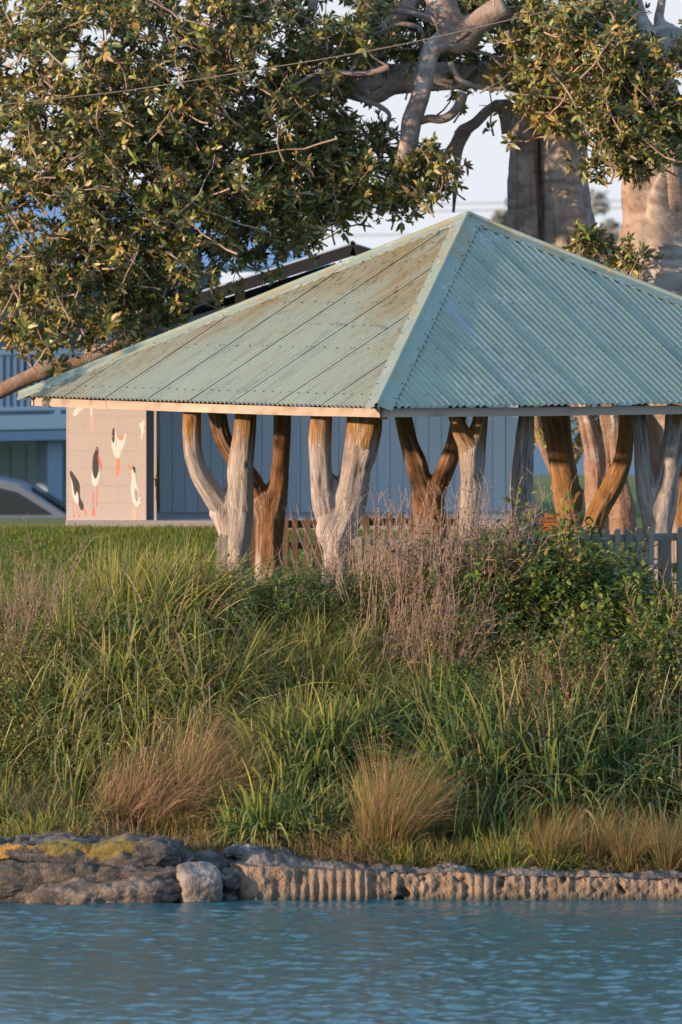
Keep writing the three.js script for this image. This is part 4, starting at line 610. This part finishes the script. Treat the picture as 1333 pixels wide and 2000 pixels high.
const geos = {
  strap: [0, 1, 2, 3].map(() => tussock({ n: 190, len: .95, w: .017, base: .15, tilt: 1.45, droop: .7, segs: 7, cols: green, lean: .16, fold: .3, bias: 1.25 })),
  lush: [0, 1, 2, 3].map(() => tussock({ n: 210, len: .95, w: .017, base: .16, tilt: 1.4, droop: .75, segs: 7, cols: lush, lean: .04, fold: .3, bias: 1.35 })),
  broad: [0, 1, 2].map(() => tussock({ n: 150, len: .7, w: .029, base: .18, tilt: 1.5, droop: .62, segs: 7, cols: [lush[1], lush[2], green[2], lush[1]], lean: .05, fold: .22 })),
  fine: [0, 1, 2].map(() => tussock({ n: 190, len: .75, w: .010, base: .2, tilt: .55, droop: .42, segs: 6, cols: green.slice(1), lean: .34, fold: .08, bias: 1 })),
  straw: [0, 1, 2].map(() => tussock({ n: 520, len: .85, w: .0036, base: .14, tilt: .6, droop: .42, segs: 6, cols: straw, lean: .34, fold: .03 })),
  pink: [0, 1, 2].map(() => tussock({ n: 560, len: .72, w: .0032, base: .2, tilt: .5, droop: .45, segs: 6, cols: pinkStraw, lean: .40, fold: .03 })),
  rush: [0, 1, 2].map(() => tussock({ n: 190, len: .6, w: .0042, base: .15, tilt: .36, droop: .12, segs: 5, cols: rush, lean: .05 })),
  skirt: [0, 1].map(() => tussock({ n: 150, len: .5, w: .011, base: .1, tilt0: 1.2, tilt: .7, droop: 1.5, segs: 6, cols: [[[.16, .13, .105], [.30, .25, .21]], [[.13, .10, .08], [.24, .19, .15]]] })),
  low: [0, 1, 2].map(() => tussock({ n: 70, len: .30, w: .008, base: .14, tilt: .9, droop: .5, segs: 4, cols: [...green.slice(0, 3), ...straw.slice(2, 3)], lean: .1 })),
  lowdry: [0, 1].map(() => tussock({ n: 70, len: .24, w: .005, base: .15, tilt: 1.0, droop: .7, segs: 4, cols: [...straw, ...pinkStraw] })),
  lawn: [0, 1].map(() => tussock({ n: 16, len: .075, w: .006, base: .07, tilt: .9, droop: .4, segs: 3, cols: [[[.10, .18, .028], [.17, .28, .045]], [[.11, .18, .03], [.23, .30, .055]], [[.13, .16, .04], [.28, .27, .08]]] })),
};
function bush(o) { // branching stems with small leaves
  const b = new GB(); const tones = o.tones;
  for (let i = 0; i < o.stems; i++) {
    const a = rr(0, 6.283), t = rr(.05, o.spread); let d = V(Math.cos(a) * Math.sin(t) + (o.lean || 0), Math.cos(t), Math.sin(a) * Math.sin(t)).normalize(), p = V(Math.cos(a) * rr(0, o.base), -.03, Math.sin(a) * rr(0, o.base)); const L = o.h * rr(.6, 1.1), n = 7, sc = mix3(o.stem, o.stem.map(x => x * 1.5), rnd());
    for (let k = 0; k < n; k++) {
      d.addScaledVector(randDir(), .16).normalize(); const q = p.clone().addScaledVector(d, L / n); stick(b, p, q, lerp(o.r, o.r * .4, k / n), lerp(o.r, o.r * .4, (k + 1) / n), sc, 4);
      if (k >= (o.from ?? 1)) {
        if (o.twig) for (let w = 0; w < o.twig; w++) { const td = d.clone().addScaledVector(randDir(), .8).normalize(), e = q.clone().addScaledVector(td, rr(.04, .15)); stick(b, q, e, o.r * .45, o.r * .25, sc, 3); if (o.seed) for (let z = 0; z < o.seed; z++) { const sp = q.clone().lerp(e, rr(.4, 1.1)).addScaledVector(randDir(), .014); leaf(b, sp, randDir(), randDir(), rr(.01, .022), .01, o.seedCol.map(x => x * rr(.7, 1.4)), .1); } }
        for (let l = 0; l < o.leaves; l++) { const ld = randDir(); ld.y = ld.y * .6 + .25; ld.normalize(); const lp = p.clone().lerp(q, rnd()).addScaledVector(ld, rr(.01, o.reach || .06)); const c = tones[Math.floor(rnd() * tones.length)], kk = rr(.75, 1.3); leaf(b, lp, ld.clone().addScaledVector(randDir(), .5).normalize(), V(rr(-.4, .4), 1, rr(-.4, .4)).normalize(), o.leaf * rr(.6, 1.2), o.leaf * rr(.4, .6), c.map(x => x * kk), rr(0, .3)); }
      }
      p = q;
    }
  }
  return b.geo();
}
const oliveT = [[0.1413, 0.1913, 0.0377], [0.2018, 0.225, 0.0454], [0.3229, 0.2925, 0.068], [0.1009, 0.1688, 0.0303], [0.4037, 0.3375, 0.0908]], brightT = [[0.135, 0.195, 0.033], [0.189, 0.247, 0.0396], [0.2835, 0.3185, 0.0495], [0.0878, 0.143, 0.0275]], deepT = [[0.0548, 0.1449, 0.031], [0.0767, 0.1843, 0.0345], [0.1094, 0.2369, 0.0379], [0.1968, 0.2896, 0.043]];
geos.olive = [0, 1, 2].map(() => bush({ stems: 15, h: .62, spread: .7, base: .14, r: .004, stem: [.14, .10, .07], leaves: 11, leaf: .035, reach: .07, tones: oliveT, twig: 1, seed: 2, seedCol: [.16, .11, .07] }));
geos.deep = [0, 1, 2].map(() => bush({ stems: 14, h: .6, spread: .85, base: .16, r: .0045, stem: [.10, .09, .05], leaves: 14, leaf: .045, reach: .08, tones: deepT }));
geos.bright = [0, 1].map(() => bush({ stems: 15, h: .62, spread: .8, base: .16, r: .0045, stem: [.12, .11, .05], leaves: 12, leaf: .062, reach: .07, tones: brightT }));
geos.dead = [0, 1, 2, 3].map(() => bush({ stems: 15, h: 1.05, spread: .42, base: .2, r: .0052, stem: [.23, .17, .135], leaves: 0, leaf: .02, tones: oliveT, twig: 2, seed: 1, seedCol: [.22, .155, .12], from: 3, lean: .14 }));
geos.stalk = [0, 1].map(() => bush({ stems: 7, h: .75, spread: .5, base: .06, r: .005, stem: [.25, .15, .10], leaves: 1, leaf: .02, tones: oliveT, twig: 2, seed: 3, seedCol: [.15, .11, .06], from: 2, lean: .06 }));
geos.yellow = [0, 1].map(() => bush({ stems: 15, h: .55, spread: .75, base: .15, r: .004, stem: [.13, .10, .05], leaves: 12, leaf: .038, reach: .07, tones: [[.13, .17, .03], [.20, .22, .04], [.28, .26, .05], [.07, .125, .025]] }));
const matOf = { straw: dryMat, pink: dryMat, skirt: dryMat, lowdry: dryMat, dead: stemMat, stalk: stemMat };
const protos = {};
function plant(name, kind, label, category, group, px, py, s = 1, o = {}) { // base of the plant on the ground where the picture shows it
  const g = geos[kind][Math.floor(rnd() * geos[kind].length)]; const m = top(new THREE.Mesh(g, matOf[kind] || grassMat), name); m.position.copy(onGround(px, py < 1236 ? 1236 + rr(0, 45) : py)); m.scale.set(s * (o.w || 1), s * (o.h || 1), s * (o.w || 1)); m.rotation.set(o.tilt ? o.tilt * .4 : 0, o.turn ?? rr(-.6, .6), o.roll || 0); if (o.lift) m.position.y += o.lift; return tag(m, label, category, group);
}
// single plants one can pick out
plant('dry_tussock', 'pink', 'pale pinkish dry grass tussock above the right end of the lichen rock', 'grass tussock', null, 310, 1610, 1.6, { w: 1.1, roll: -.25 });
plant('dry_tussock', 'straw', 'tall straw tussock leaning right, left of the dark green tussock', 'grass tussock', null, 375, 1630, 1.45, { roll: -.15 });
plant('dry_tussock', 'straw', 'golden straw tussock on the sea wall in the middle of the picture', 'grass tussock', null, 765, 1672, 1.5, { w: .75, roll: .1 });
plant('strap_tussock', 'broad', 'dark green broad-leaved tussock hanging over the gap beside the sea wall', 'tussock', null, 525, 1650, 1.0, { lift: .1 });
plant('strap_tussock', 'broad', 'dark green broad-leaved tussock directly above the pale boulder', 'tussock', null, 480, 1620, .95);
plant('strap_tussock', 'broad', 'dark green broad-leaved tussock above the grey dead leaf skirt', 'tussock', null, 590, 1575, 1.0);
plant('strap_tussock', 'broad', 'dark green broad-leaved tussock at the top of the group left of the straw tussock', 'tussock', null, 540, 1530, 1.0);
plant('strap_tussock', 'lush', 'big dark green tussock at right, below the brown seed stalks', 'tussock', null, 1070, 1560, 1.5);
plant('dead_skirt', 'skirt', 'grey dead leaf skirt under the dark green tussock by the sea wall', 'dead leaves', null, 600, 1560, 1.0);
plant('dead_skirt', 'skirt', 'brown dead leaf skirt left of the golden straw tussock', 'dead leaves', null, 692, 1500, 1.05);
plant('leafy_shrub', 'yellow', 'yellow-green leafy bush in front of the grey shaded post', 'shrub', null, 1055, 1245, 2.2, { h: 1.2 });
plant('leafy_shrub', 'bright', 'bright green leafy bush just below the picket fence', 'shrub', null, 1215, 1275, 1.6);
plant('leafy_shrub', 'yellow', 'small yellow bush low down at the left edge', 'shrub', null, 30, 1590, .6);
plant('seed_stalks', 'stalk', 'brown branching seed stalks rising from the big tussock at right', 'seed stalks', null, 1075, 1540, 1.6, { h: 1.2 });
plant('seed_stalks', 'stalk', 'brown seed stalks at the right edge beside the bright green bush', 'seed stalks', null, 1290, 1320, 1.4);
plant('dead_weeds', 'dead', 'pinkish dead weed stems at the left edge of the bank', 'dead weeds', null, 25, 1300, .95);
// kinds that repeat
const zoneX = [[130, 'at the left edge'], [330, 'below the bird mural'], [560, 'below the bent-armed pale post'], [760, 'below the broad near-corner post'], [1000, 'below the middle V-shaped post'], [1160, 'below the leaning orange-brown post'], [9e9, 'below the right picket fence']];
const zoneY = [[1300, 'at the crest of the bank'], [1420, 'high on the bank'], [1540, 'halfway down the bank'], [1600, 'low on the bank'], [9e9, 'just above the waterline stones']];
const many = (name, kind, label, category, group, list) => { for (const [px, py, s, o] of list) plant(name, kind, `${label} ${zoneX.find(z => px < z[0])[1]}, ${zoneY.find(z => py < z[0])[1]}`, category, group, px, py, s, o || {}); };
const jit = (x0, x1, y0, y1, n, s0, s1, f = {}) => { const a = []; for (let i = 0; i < n; i++) a.push([rr(x0, x1), rr(y0, y1), rr(s0, s1), typeof f === 'function' ? f() : f]); return a; };
many('strap_tussock', 'strap', 'yellow-green strap-leaved tussock', 'tussock', 'strap-leaved tussocks on the left', [...jit(110, 420, 1270, 1350, 7, 1.1, 1.4), ...jit(90, 420, 1390, 1520, 11, 1.1, 1.45), ...jit(430, 660, 1350, 1420, 6, .95, 1.2), [150, 1600, .9], [215, 1560, .95], [280, 1500, 1], [120, 1540, .9], [180, 1480, 1.05]]);
many('long_grass', 'fine', 'tall wind-bent grass', 'grass', 'tall grass along the crest', [...jit(110, 200, 1236, 1270, 5, .7, .95), ...jit(200, 420, 1236, 1260, 14, 1.1, 1.45), ...jit(430, 720, 1175, 1260, 12, .7, .95)]);
many('long_grass', 'fine', 'pale fine grass', 'grass', 'pale fine grass in the middle', [...jit(420, 700, 1280, 1420, 16, .8, 1.0), ...jit(600, 760, 1340, 1420, 7, .8, 1)]);
many('strap_tussock', 'lush', 'dark green strap-leaved tussock', 'tussock', 'dark green tussocks', [[800, 1440, 1.1], [860, 1450, 1.2], [880, 1520, 1.2], [930, 1570, 1.5], [1000, 1540, 1.5], [1110, 1590, 1.55], [1180, 1580, 1.4], [1260, 1590, 1.5], [1330, 1600, 1.45], [1220, 1530, 1.3], [1330, 1540, 1.3], [960, 1640, .9], [1020, 1640, .9], [870, 1620, .9], [450, 1635, .85]]);
many('strap_tussock', 'broad', 'glossy broad-leaved tussock', 'tussock', 'broad-leaved tussocks on the middle mound', [[500, 1560, .95], [560, 1480, 1], [620, 1440, 1], [690, 1420, 1], [750, 1410, 1], [620, 1520, 1], [560, 1590, .95], [660, 1480, 1], [820, 1420, .95], [600, 1640, .8], [470, 1650, .8], [720, 1460, 1], [520, 1510, 1]]);
many('dry_tussock', 'pink', 'pinkish dry grass clump', 'grass tussock', 'pinkish dry clumps at left', [[200, 1625, 1.1, { roll: -.3 }], [250, 1610, 1.35, { roll: -.25 }], [400, 1570, 1.4, { roll: -.15 }], [420, 1500, 1.0, { roll: -.1 }], [350, 1590, 1.5, { roll: -.15 }], [60, 1630, .7], [110, 1625, .7], [10, 1620, .7]]);
many('dry_tussock', 'straw', 'green-based straw tussock', 'grass tussock', 'straw tussocks above the sea wall', [[310, 1645, .9, { roll: -.1 }], [420, 1610, 1.0, { roll: -.1 }], [735, 1660, 1.0, { roll: .1 }], [800, 1665, 1.1, { roll: .05 }], [760, 1640, 1.1], [1080, 1690, .7, { roll: .3 }], [1160, 1690, .75, { roll: .3 }], [1230, 1695, .7, { roll: .3 }], [1310, 1700, .75, { roll: .3 }]]);
many('rush_clump', 'rush', 'upright thin rush clump', 'rushes', 'rush clumps on the sea wall at right', [...jit(1040, 1333, 1640, 1690, 9, .5, 1.15), ...jit(860, 1040, 1650, 1690, 2, .5, .8), [1120, 1660, 1.2], [1200, 1670, 1.1], [1290, 1660, 1.1]]);
many('dead_weeds', 'dead', 'pinkish brown dead weed stems', 'dead weeds', 'dead weeds in the middle', [...jit(690, 1010, 1236, 1265, 20, 1.1, 1.5), ...jit(690, 940, 1290, 1390, 15, .8, 1.1), ...jit(560, 700, 1236, 1260, 4, .7, .95)]);
many('dead_weeds', 'dead', 'thin pinkish dead weed stems', 'dead weeds', 'dead weeds at left', [[40, 1340, 1], [70, 1260, 1.1], [130, 1300, .8], [300, 1400, .6], [400, 1380, .6], [60, 1290, .9], [0, 1260, .9], [90, 1240, .75], [10, 1330, .8], [250, 1330, .55], [450, 1290, .6], [500, 1260, .6]]);
many('leafy_shrub', 'olive', 'olive brown-tipped bush', 'shrub', 'olive bushes', [[360, 1330, 1.1], [270, 1340, .9], [90, 1360, 1.2], [440, 1330, 1.2], [150, 1420, .8], [390, 1260, 1.5], [450, 1270, 1.6], [500, 1280, 1.3], [550, 1260, 1.2], [30, 1460, 1.3], [80, 1420, 1.1], [10, 1520, 1.2], [60, 1530, 1], [880, 1360, 1.2], [930, 1340, 1.3], [990, 1350, 1.4], [1040, 1400, 1.4], [1100, 1400, 1.4], [1160, 1420, 1.3], [1220, 1440, 1.4], [1290, 1450, 1.5], [1330, 1470, 1.4], [1310, 1390, 1.4], [1180, 1470, 1.1], [640, 1240, 1], [690, 1260, .9], [850, 1300, 1.1], [1010, 1320, 1.2], [20, 1400, 1.2], [1000, 1430, 1.1], [1270, 1500, 1.2], [1130, 1350, 1.3]]);
many('leafy_shrub', 'deep', 'dark green small-leaved bush', 'shrub', 'dark green bushes', [[240, 1290, .9], [400, 1310, 1.1], [60, 1450, 1.1], [130, 1540, .8], [340, 1300, .9], [560, 1270, 1.2], [600, 1270, 1.1], [1000, 1240, 1.8], [1060, 1270, 1.8], [480, 1262, 1.5], [520, 1290, 1.4], [430, 1300, 1.2], [1030, 1280, 1.7], [950, 1290, 1.4], [1100, 1290, 1.4], [1150, 1270, 1.3], [1110, 1240, 1.4], [1180, 1380, 1.4], [1250, 1390, 1.4], [1060, 1350, 1.4], [30, 1580, .9], [110, 1320, .9], [1290, 1520, 1.1], [1110, 1460, 1.1], [650, 1300, .9], [960, 1400, 1.2], [1160, 1240, 1.1], [1240, 1240, 1.1], [880, 1310, 1.1], [940, 1440, 1.1], [1330, 1300, 1.2], [860, 1400, 1]]);
many('leafy_shrub', 'bright', 'bright green bush', 'shrub', 'bright green bushes at right', [[1150, 1330, 1.4], [1270, 1290, 1.4], [1180, 1310, 1.35], [1320, 1290, 1.3], [1110, 1350, 1.1], [1240, 1340, 1.4]]);
many('leafy_shrub', 'yellow', 'yellow-green small-leaved bush', 'shrub', 'yellow-green bushes near the crest', [[1020, 1246, 2.5], [1085, 1246, 2.2], [990, 1250, 2.2], [1110, 1250, 1.9], [1045, 1262, 2.2], [960, 1245, 1.9], [1010, 1290, 1.7], [720, 1250, 1.5], [760, 1260, 1.3], [985, 1290, 1.6], [1040, 1300, 1.5], [860, 1260, 1.0], [480, 1240, .8], [1110, 1240, 1.15]]);
many('seed_stalks', 'stalk', 'brown seed stalks', 'seed stalks', 'seed stalks among the tussocks', [[690, 1190, .9], [570, 1180, .8], [640, 1180, .9], [1030, 1430, 1], [1130, 1440, 1.1], [1170, 1420, 1], [1250, 1420, .9], [920, 1290, .9], [330, 1330, .7], [540, 1330, .7], [1320, 1370, .9], [100, 1600, .6]]);
// what nobody could count
{
  const stuff = (name, label, category, list) => { const g = thing(name, label, category); g.userData.kind = 'stuff'; for (const [kind, pts] of list) geos[kind].forEach((ge, i) => { const l = pts.filter((_, j) => j % geos[kind].length === i); if (!l.length) return; const im = new THREE.InstancedMesh(ge, matOf[kind] || grassMat, l.length), m = new THREE.Matrix4(), q = new THREE.Quaternion(), e = new THREE.Euler(); im.name = 'tufts'; im.userData.kind = 'stuff'; l.forEach(([x, z, s], j) => { e.set(rr(-.15, .15), rr(0, 6.283), rr(-.15, .15)); q.setFromEuler(e); m.compose(V(x, groundY(x, z) - .01, z), q, V(s, s * rr(.8, 1.2), s)); im.setMatrixAt(j, m); const k = rr(.8, 1.2); im.setColorAt(j, C(k, k * rr(.94, 1.04), k * .98)); }); g.add(im); }); return g; };
  const scatter = (n, x0, x1, z0, z1, s0, s1, keep = () => true) => { const a = []; for (let i = 0; i < n; i++) { const x = rr(x0, x1), z = rr(z0, z1); if (keep(x, z)) a.push([x, z, rr(s0, s1)]); } return a; };
  stuff('bank_undergrowth', 'mixed low green growth covering the bank between the larger plants', 'undergrowth', [
    ['low', scatter(620, -4.2, 4.4, .3, 5.2, .9, 1.6, (x, z) => !(z > 3.6 && x > -2.3 && x < -.9) && !(z > 4 && x > .1 && x < .9))], ['deep', scatter(230, -4.2, 4.4, .5, 4.6, .6, 1, (x, z) => x > .8 || (x < -2.9 || z < 1.2))], ['olive', scatter(200, -4.2, 4.4, .5, 4.4, .6, 1, (x, z) => x > .8 || x < -3)], ['fine', scatter(110, -4.2, 1.2, .2, 3.4, .5, .8)], ['strap', scatter(50, -4.2, -.8, 1.6, 4.6, .6, .85)], ['lush', scatter(45, -.5, 4.4, 3.2, 5.0, .6, .85)]]);
  stuff('dry_litter', 'dry straw litter and short dead grass along the foot of the bank', 'dry grass', [['lowdry', [...scatter(520, -4.2, 4.4, 4.4, 5.6, .8, 1.6), ...scatter(160, -.3, 4.4, 5.2, 5.75, .6, 1.1)]], ['low', scatter(320, .2, 4.4, 4.6, 5.7, .6, 1.3)]]);
  stuff('lawn_grass', 'short mown lawn around the shelter', 'lawn', [['lawn', [...scatter(15000, -5, -.6, -12.4, -5, .8, 1.5), ...scatter(2500, -.6, 4.2, -12.4, -6, .8, 1.5), ...scatter(5000, -5.5, -1, -5, .4, 1, 2)]], ['low', scatter(160, -4.6, 4.4, -1.6, .4, .6, 1.0)]]);
}

// ───────────────────────── things in the distance ─────────────────────────
{ // two-storey house, its front turned out of the sun
  const h = thing('beach_house', 'two-storey blue-grey house with a white balcony behind the lawn', 'house'); const z = -45; h.position.set(px2(560, z), -1.75, z); h.rotation.y = .7;
  const wallM = std({ color: C(.22, .31, .42), roughness: .8 }), white = std({ color: C(.46, .53, .60), roughness: .6 }), dark = std({ color: C(.03, .033, .04), roughness: .6 }), glass = new THREE.MeshPhysicalMaterial({ color: C(.05, .07, .09), roughness: .08 }), cur = std({ color: C(.42, .52, .55), roughness: .9 });
  const W = 13, y1 = 2.15, y2 = 4.6; // storey lines
  part('upper_wall', box(W, y2 - y1 - .2, 4, -W / 2, (y1 + .2 + y2) / 2, -3.6), wallM, h); part('lower_wall', box(W, y1 - .05, .3, -W / 2, (y1 - .05) / 2, -4.2), wallM, h);
  for (let i = 0; i < 7; i++) part('pillar', box(.28, y1 - .1, .28, -.2 - i * 2.1, (y1 - .1) / 2, -.25), wallM, h);
  part('balcony_slab', box(W + .2, .22, 1.9, -W / 2, y1 + .1, -.85, .01), white, h); part('slab_edge', box(W + .2, .14, .05, -W / 2, y1 - .1, .07), wallM, h);
  part('top_rail', box(W, .08, .09, -W / 2, y1 + 1.14, 0, .01), white, h); part('bottom_rail', box(W, .06, .06, -W / 2, y1 + .3, 0, .008), white, h);
  for (let x = -.05; x > -W; x -= .13) part('baluster', box(.05, .8, .03, x, y1 + .72, 0), white, h);
  for (let i = 0; i < 6; i++) part('balcony_post', box(.11, 2.3, .11, -.06 - i * 2.2, y1 + 1.35, -.02), white, h);
  for (let i = 0; i < 6; i++) { const w = part('window', box(1.3, 1.5, .06, -1.1 - i * 2.2, y1 + 1.25, -1.58), white, h); part('pane', box(1.14, 1.34, .03, -1.1 - i * 2.2, y1 + 1.25, -1.545), glass, w); }
  const gw = part('lower_window', box(1.9, .95, .06, -2.55, 1.35, -4.03), white, h); for (let i = 0; i < 6; i++) for (let j = 0; j < 3; j++) part('pane', box(.27, .27, .04, -3.33 + i * .31, 1.05 + j * .3, -4.0), cur, gw);
  for (const s of [-1, 1]) { const g = box(W + 1, .1, 3.4); g.rotateX(s * .35); g.translate(-W / 2, y2 + .5, -2.6 + s * 1.5); part('roof', g, std({ color: C(.30, .42, .56), roughness: .4 }), h); }
}
{ // parked car, its roof showing over the crest of the lawn
  const c = thing('parked_car', 'silver-blue parked car whose roof shows over the lawn at left', 'car'); const z = -37; c.position.set(px2(150, z) - 1.25, -1.72, z);
  const bodyM = new THREE.MeshPhysicalMaterial({ color: C(.12, .15, .2), roughness: .55, clearcoat: .15 }), gl = new THREE.MeshPhysicalMaterial({ color: C(.03, .04, .05), roughness: .06 }), ty = std({ color: C(.015, .015, .016), roughness: .9 }), rim = std({ color: C(.5, .5, .52), roughness: .3, metalness: .8 });
  const ext = (pts, d, bev) => { const s = new THREE.Shape(); pts.forEach(([x, y], i) => i ? s.lineTo(x, y) : s.moveTo(x, y)); s.closePath(); const g = new THREE.ExtrudeGeometry(s, { depth: d, bevelEnabled: true, bevelSize: bev, bevelThickness: bev, bevelSegments: 3 }); g.translate(0, 0, -d / 2); return g; };
  part('body', ext([[-2.1, .35], [2.15, .35], [2.25, .6], [2.1, .82], [1.15, .95], [-2.0, 1.0], [-2.2, .8]], 1.6, .05), bodyM, c);
  part('cabin', ext([[-1.75, .98], [-1.35, 1.4], [-.9, 1.5], [.1, 1.5], [.45, 1.42], [1.2, .96]], 1.25, .06), bodyM, c);
  for (const s of [-1, 1]) { for (const pts of [[[-1.5, 1.04], [-1.2, 1.36], [-.75, 1.42], [-.5, 1.42], [-.5, 1.04]], [[-.42, 1.04], [-.42, 1.42], [.1, 1.42], [.4, 1.35], [.9, 1.04]]]) { const g = ext(pts, .02, .005); g.translate(0, 0, s * .695); part('side_window', g, gl, c); } for (const x of [-1.35, 1.35]) { const w = new THREE.CylinderGeometry(.32, .32, .2, 24); w.rotateX(Math.PI / 2); w.translate(x, .32, s * .78); const wm = part('wheel', w, ty, c); const r = new THREE.CylinderGeometry(.2, .2, .21, 16); r.rotateX(Math.PI / 2); r.translate(x, .32, s * .782); part('rim', r, rim, wm); } }
  const ws = box(.03, .62, 1.15); ws.rotateZ(1.0); ws.translate(.9, 1.24, 0); part('windscreen', ws, gl, c); const hl = box(.06, .12, .3, 2.24, .68, .55, .02); part('headlight', hl, std({ color: C(.6, .6, .6), roughness: .2 }), c); part('headlight', box(.06, .12, .3, 2.24, .68, -.55, .02), std({ color: C(.6, .6, .6), roughness: .2 }), c);
}
{ // pale garage wall and the dark tree seen under the right side of the roof
  const g = thing('garage', 'pale blue out-of-focus garage seen between the posts at right', 'building'); const z = -52; g.position.set(px2(1110, z), groundY(px2(1110, z), z), z); g.rotation.y = .6; const y0 = 0, H = 3.0;
  part('wall', box(7, H, 4, 0, H / 2, -2), std({ color: C(.48, .56, .66), roughness: .8 }), g); part('roof', box(7.4, .12, 4.4, 0, H + .06, -2), std({ color: C(.3, .33, .37), roughness: .7 }), g); part('door', box(2.4, 2.1, .05, -1.4, 1.05, .03), std({ color: C(.42, .5, .6), roughness: .7 }), g);
  const sp = []; for (let i = 0; i < 26; i++) { const p = at(rr(1040, 1130), rr(740, 870), -26 + rr(-1, 1)); sp.push([p, randDir(), .6, 8]); }
  tree('dark_tree', 'dark leaning tree beyond the lawn, seen between the posts', 'tree', [{ name: 'trunk', z: -26, sides: 16, step: .08, l: [[[1118, 990, 14], [1090, 930, 12], [1066, 880, 11], [1050, 830, 11], [1040, 760, 9], [1030, 700, 6]], [[1090, 950, 8], [1066, 975, 7], [1045, 960, 6], [1020, 930, 5]], [[1100, 930, 9], [1130, 880, 10], [1142, 820, 9], [1150, 740, 7]]] }], sp);
}
{ // far trees and wires
  const farM = std({ vertexColors: true, roughness: 1 });
  for (const [px, py, r, h, label] of [[1195, 470, 62, 130, 'hazy far tree between the two fig trunks'], [985, 430, 30, 70, 'hazy far tree just left of the fluted trunk'], [1120, 480, 60, 60, 'low far tree behind the fluted trunk']]) {
    const z = -150, s = sizeAt(z); const t = thing('far_tree', label, 'tree', 'far trees'); const c = at(px, py, z), b = new GB();
    for (let k = 0; k < 12; k++) { const cc = V(gauss() * r * s * .6, gauss() * h * s * .4, gauss() * r * s * .5), cr = rr(.25, .5) * r * s; for (let i = 0; i < 160; i++) { const d = randDir(), p = cc.clone().addScaledVector(d, cr * Math.cbrt(rnd())); leaf(b, p, randDir(), d, rr(.1, .2), .12, mix3([.16, .19, .17], [.24, .25, .21], rnd()), .1); } }
    const cm = part('crown', b.geo(), farM, t); cm.position.copy(c); const gy = groundY(c.x, z); const tg = new THREE.CylinderGeometry(.12, .22, c.y - gy, 8); tg.translate(c.x, (c.y + gy) / 2, z); part('trunk', tg, std({ color: C(.15, .13, .11), roughness: 1 }), t);
  }
  const wire = (pts, r, label, name, c) => { const cv = new THREE.CatmullRomCurve3(pts); const m = top(new THREE.Mesh(new THREE.TubeGeometry(cv, 80, r, 6), std({ color: C(...c), roughness: .7 })), name); tag(m, label, 'cable'); };
  wire([at(-220, 238, -5.4), at(0, 205, -5.5), at(240, 178, -5.6), at(480, 140, -5.7), at(760, 92, -5.8), at(1000, 38, -5.9), at(1180, -4, -6), at(1420, -70, -6)], .0062, 'thin overhead cable crossing in front of the fig leaves', 'overhead_cable', [.24, .20, .16]);
  for (const [y, l] of [[398, 'upper'], [412, 'middle'], [457, 'lower']]) wire([at(-400, y + 8, -120), at(650, y + 3, -120), at(1333, y - 8, -120), at(2200, y - 20, -120)], .02, `${l} of three faint far power lines beside the fluted trunk`, 'power_line', [.35, .36, .38]);
}
scene.traverse(o => { if (o.isMesh) { o.castShadow = true; o.receiveShadow = true; } });
renderer.render(scene, camera);
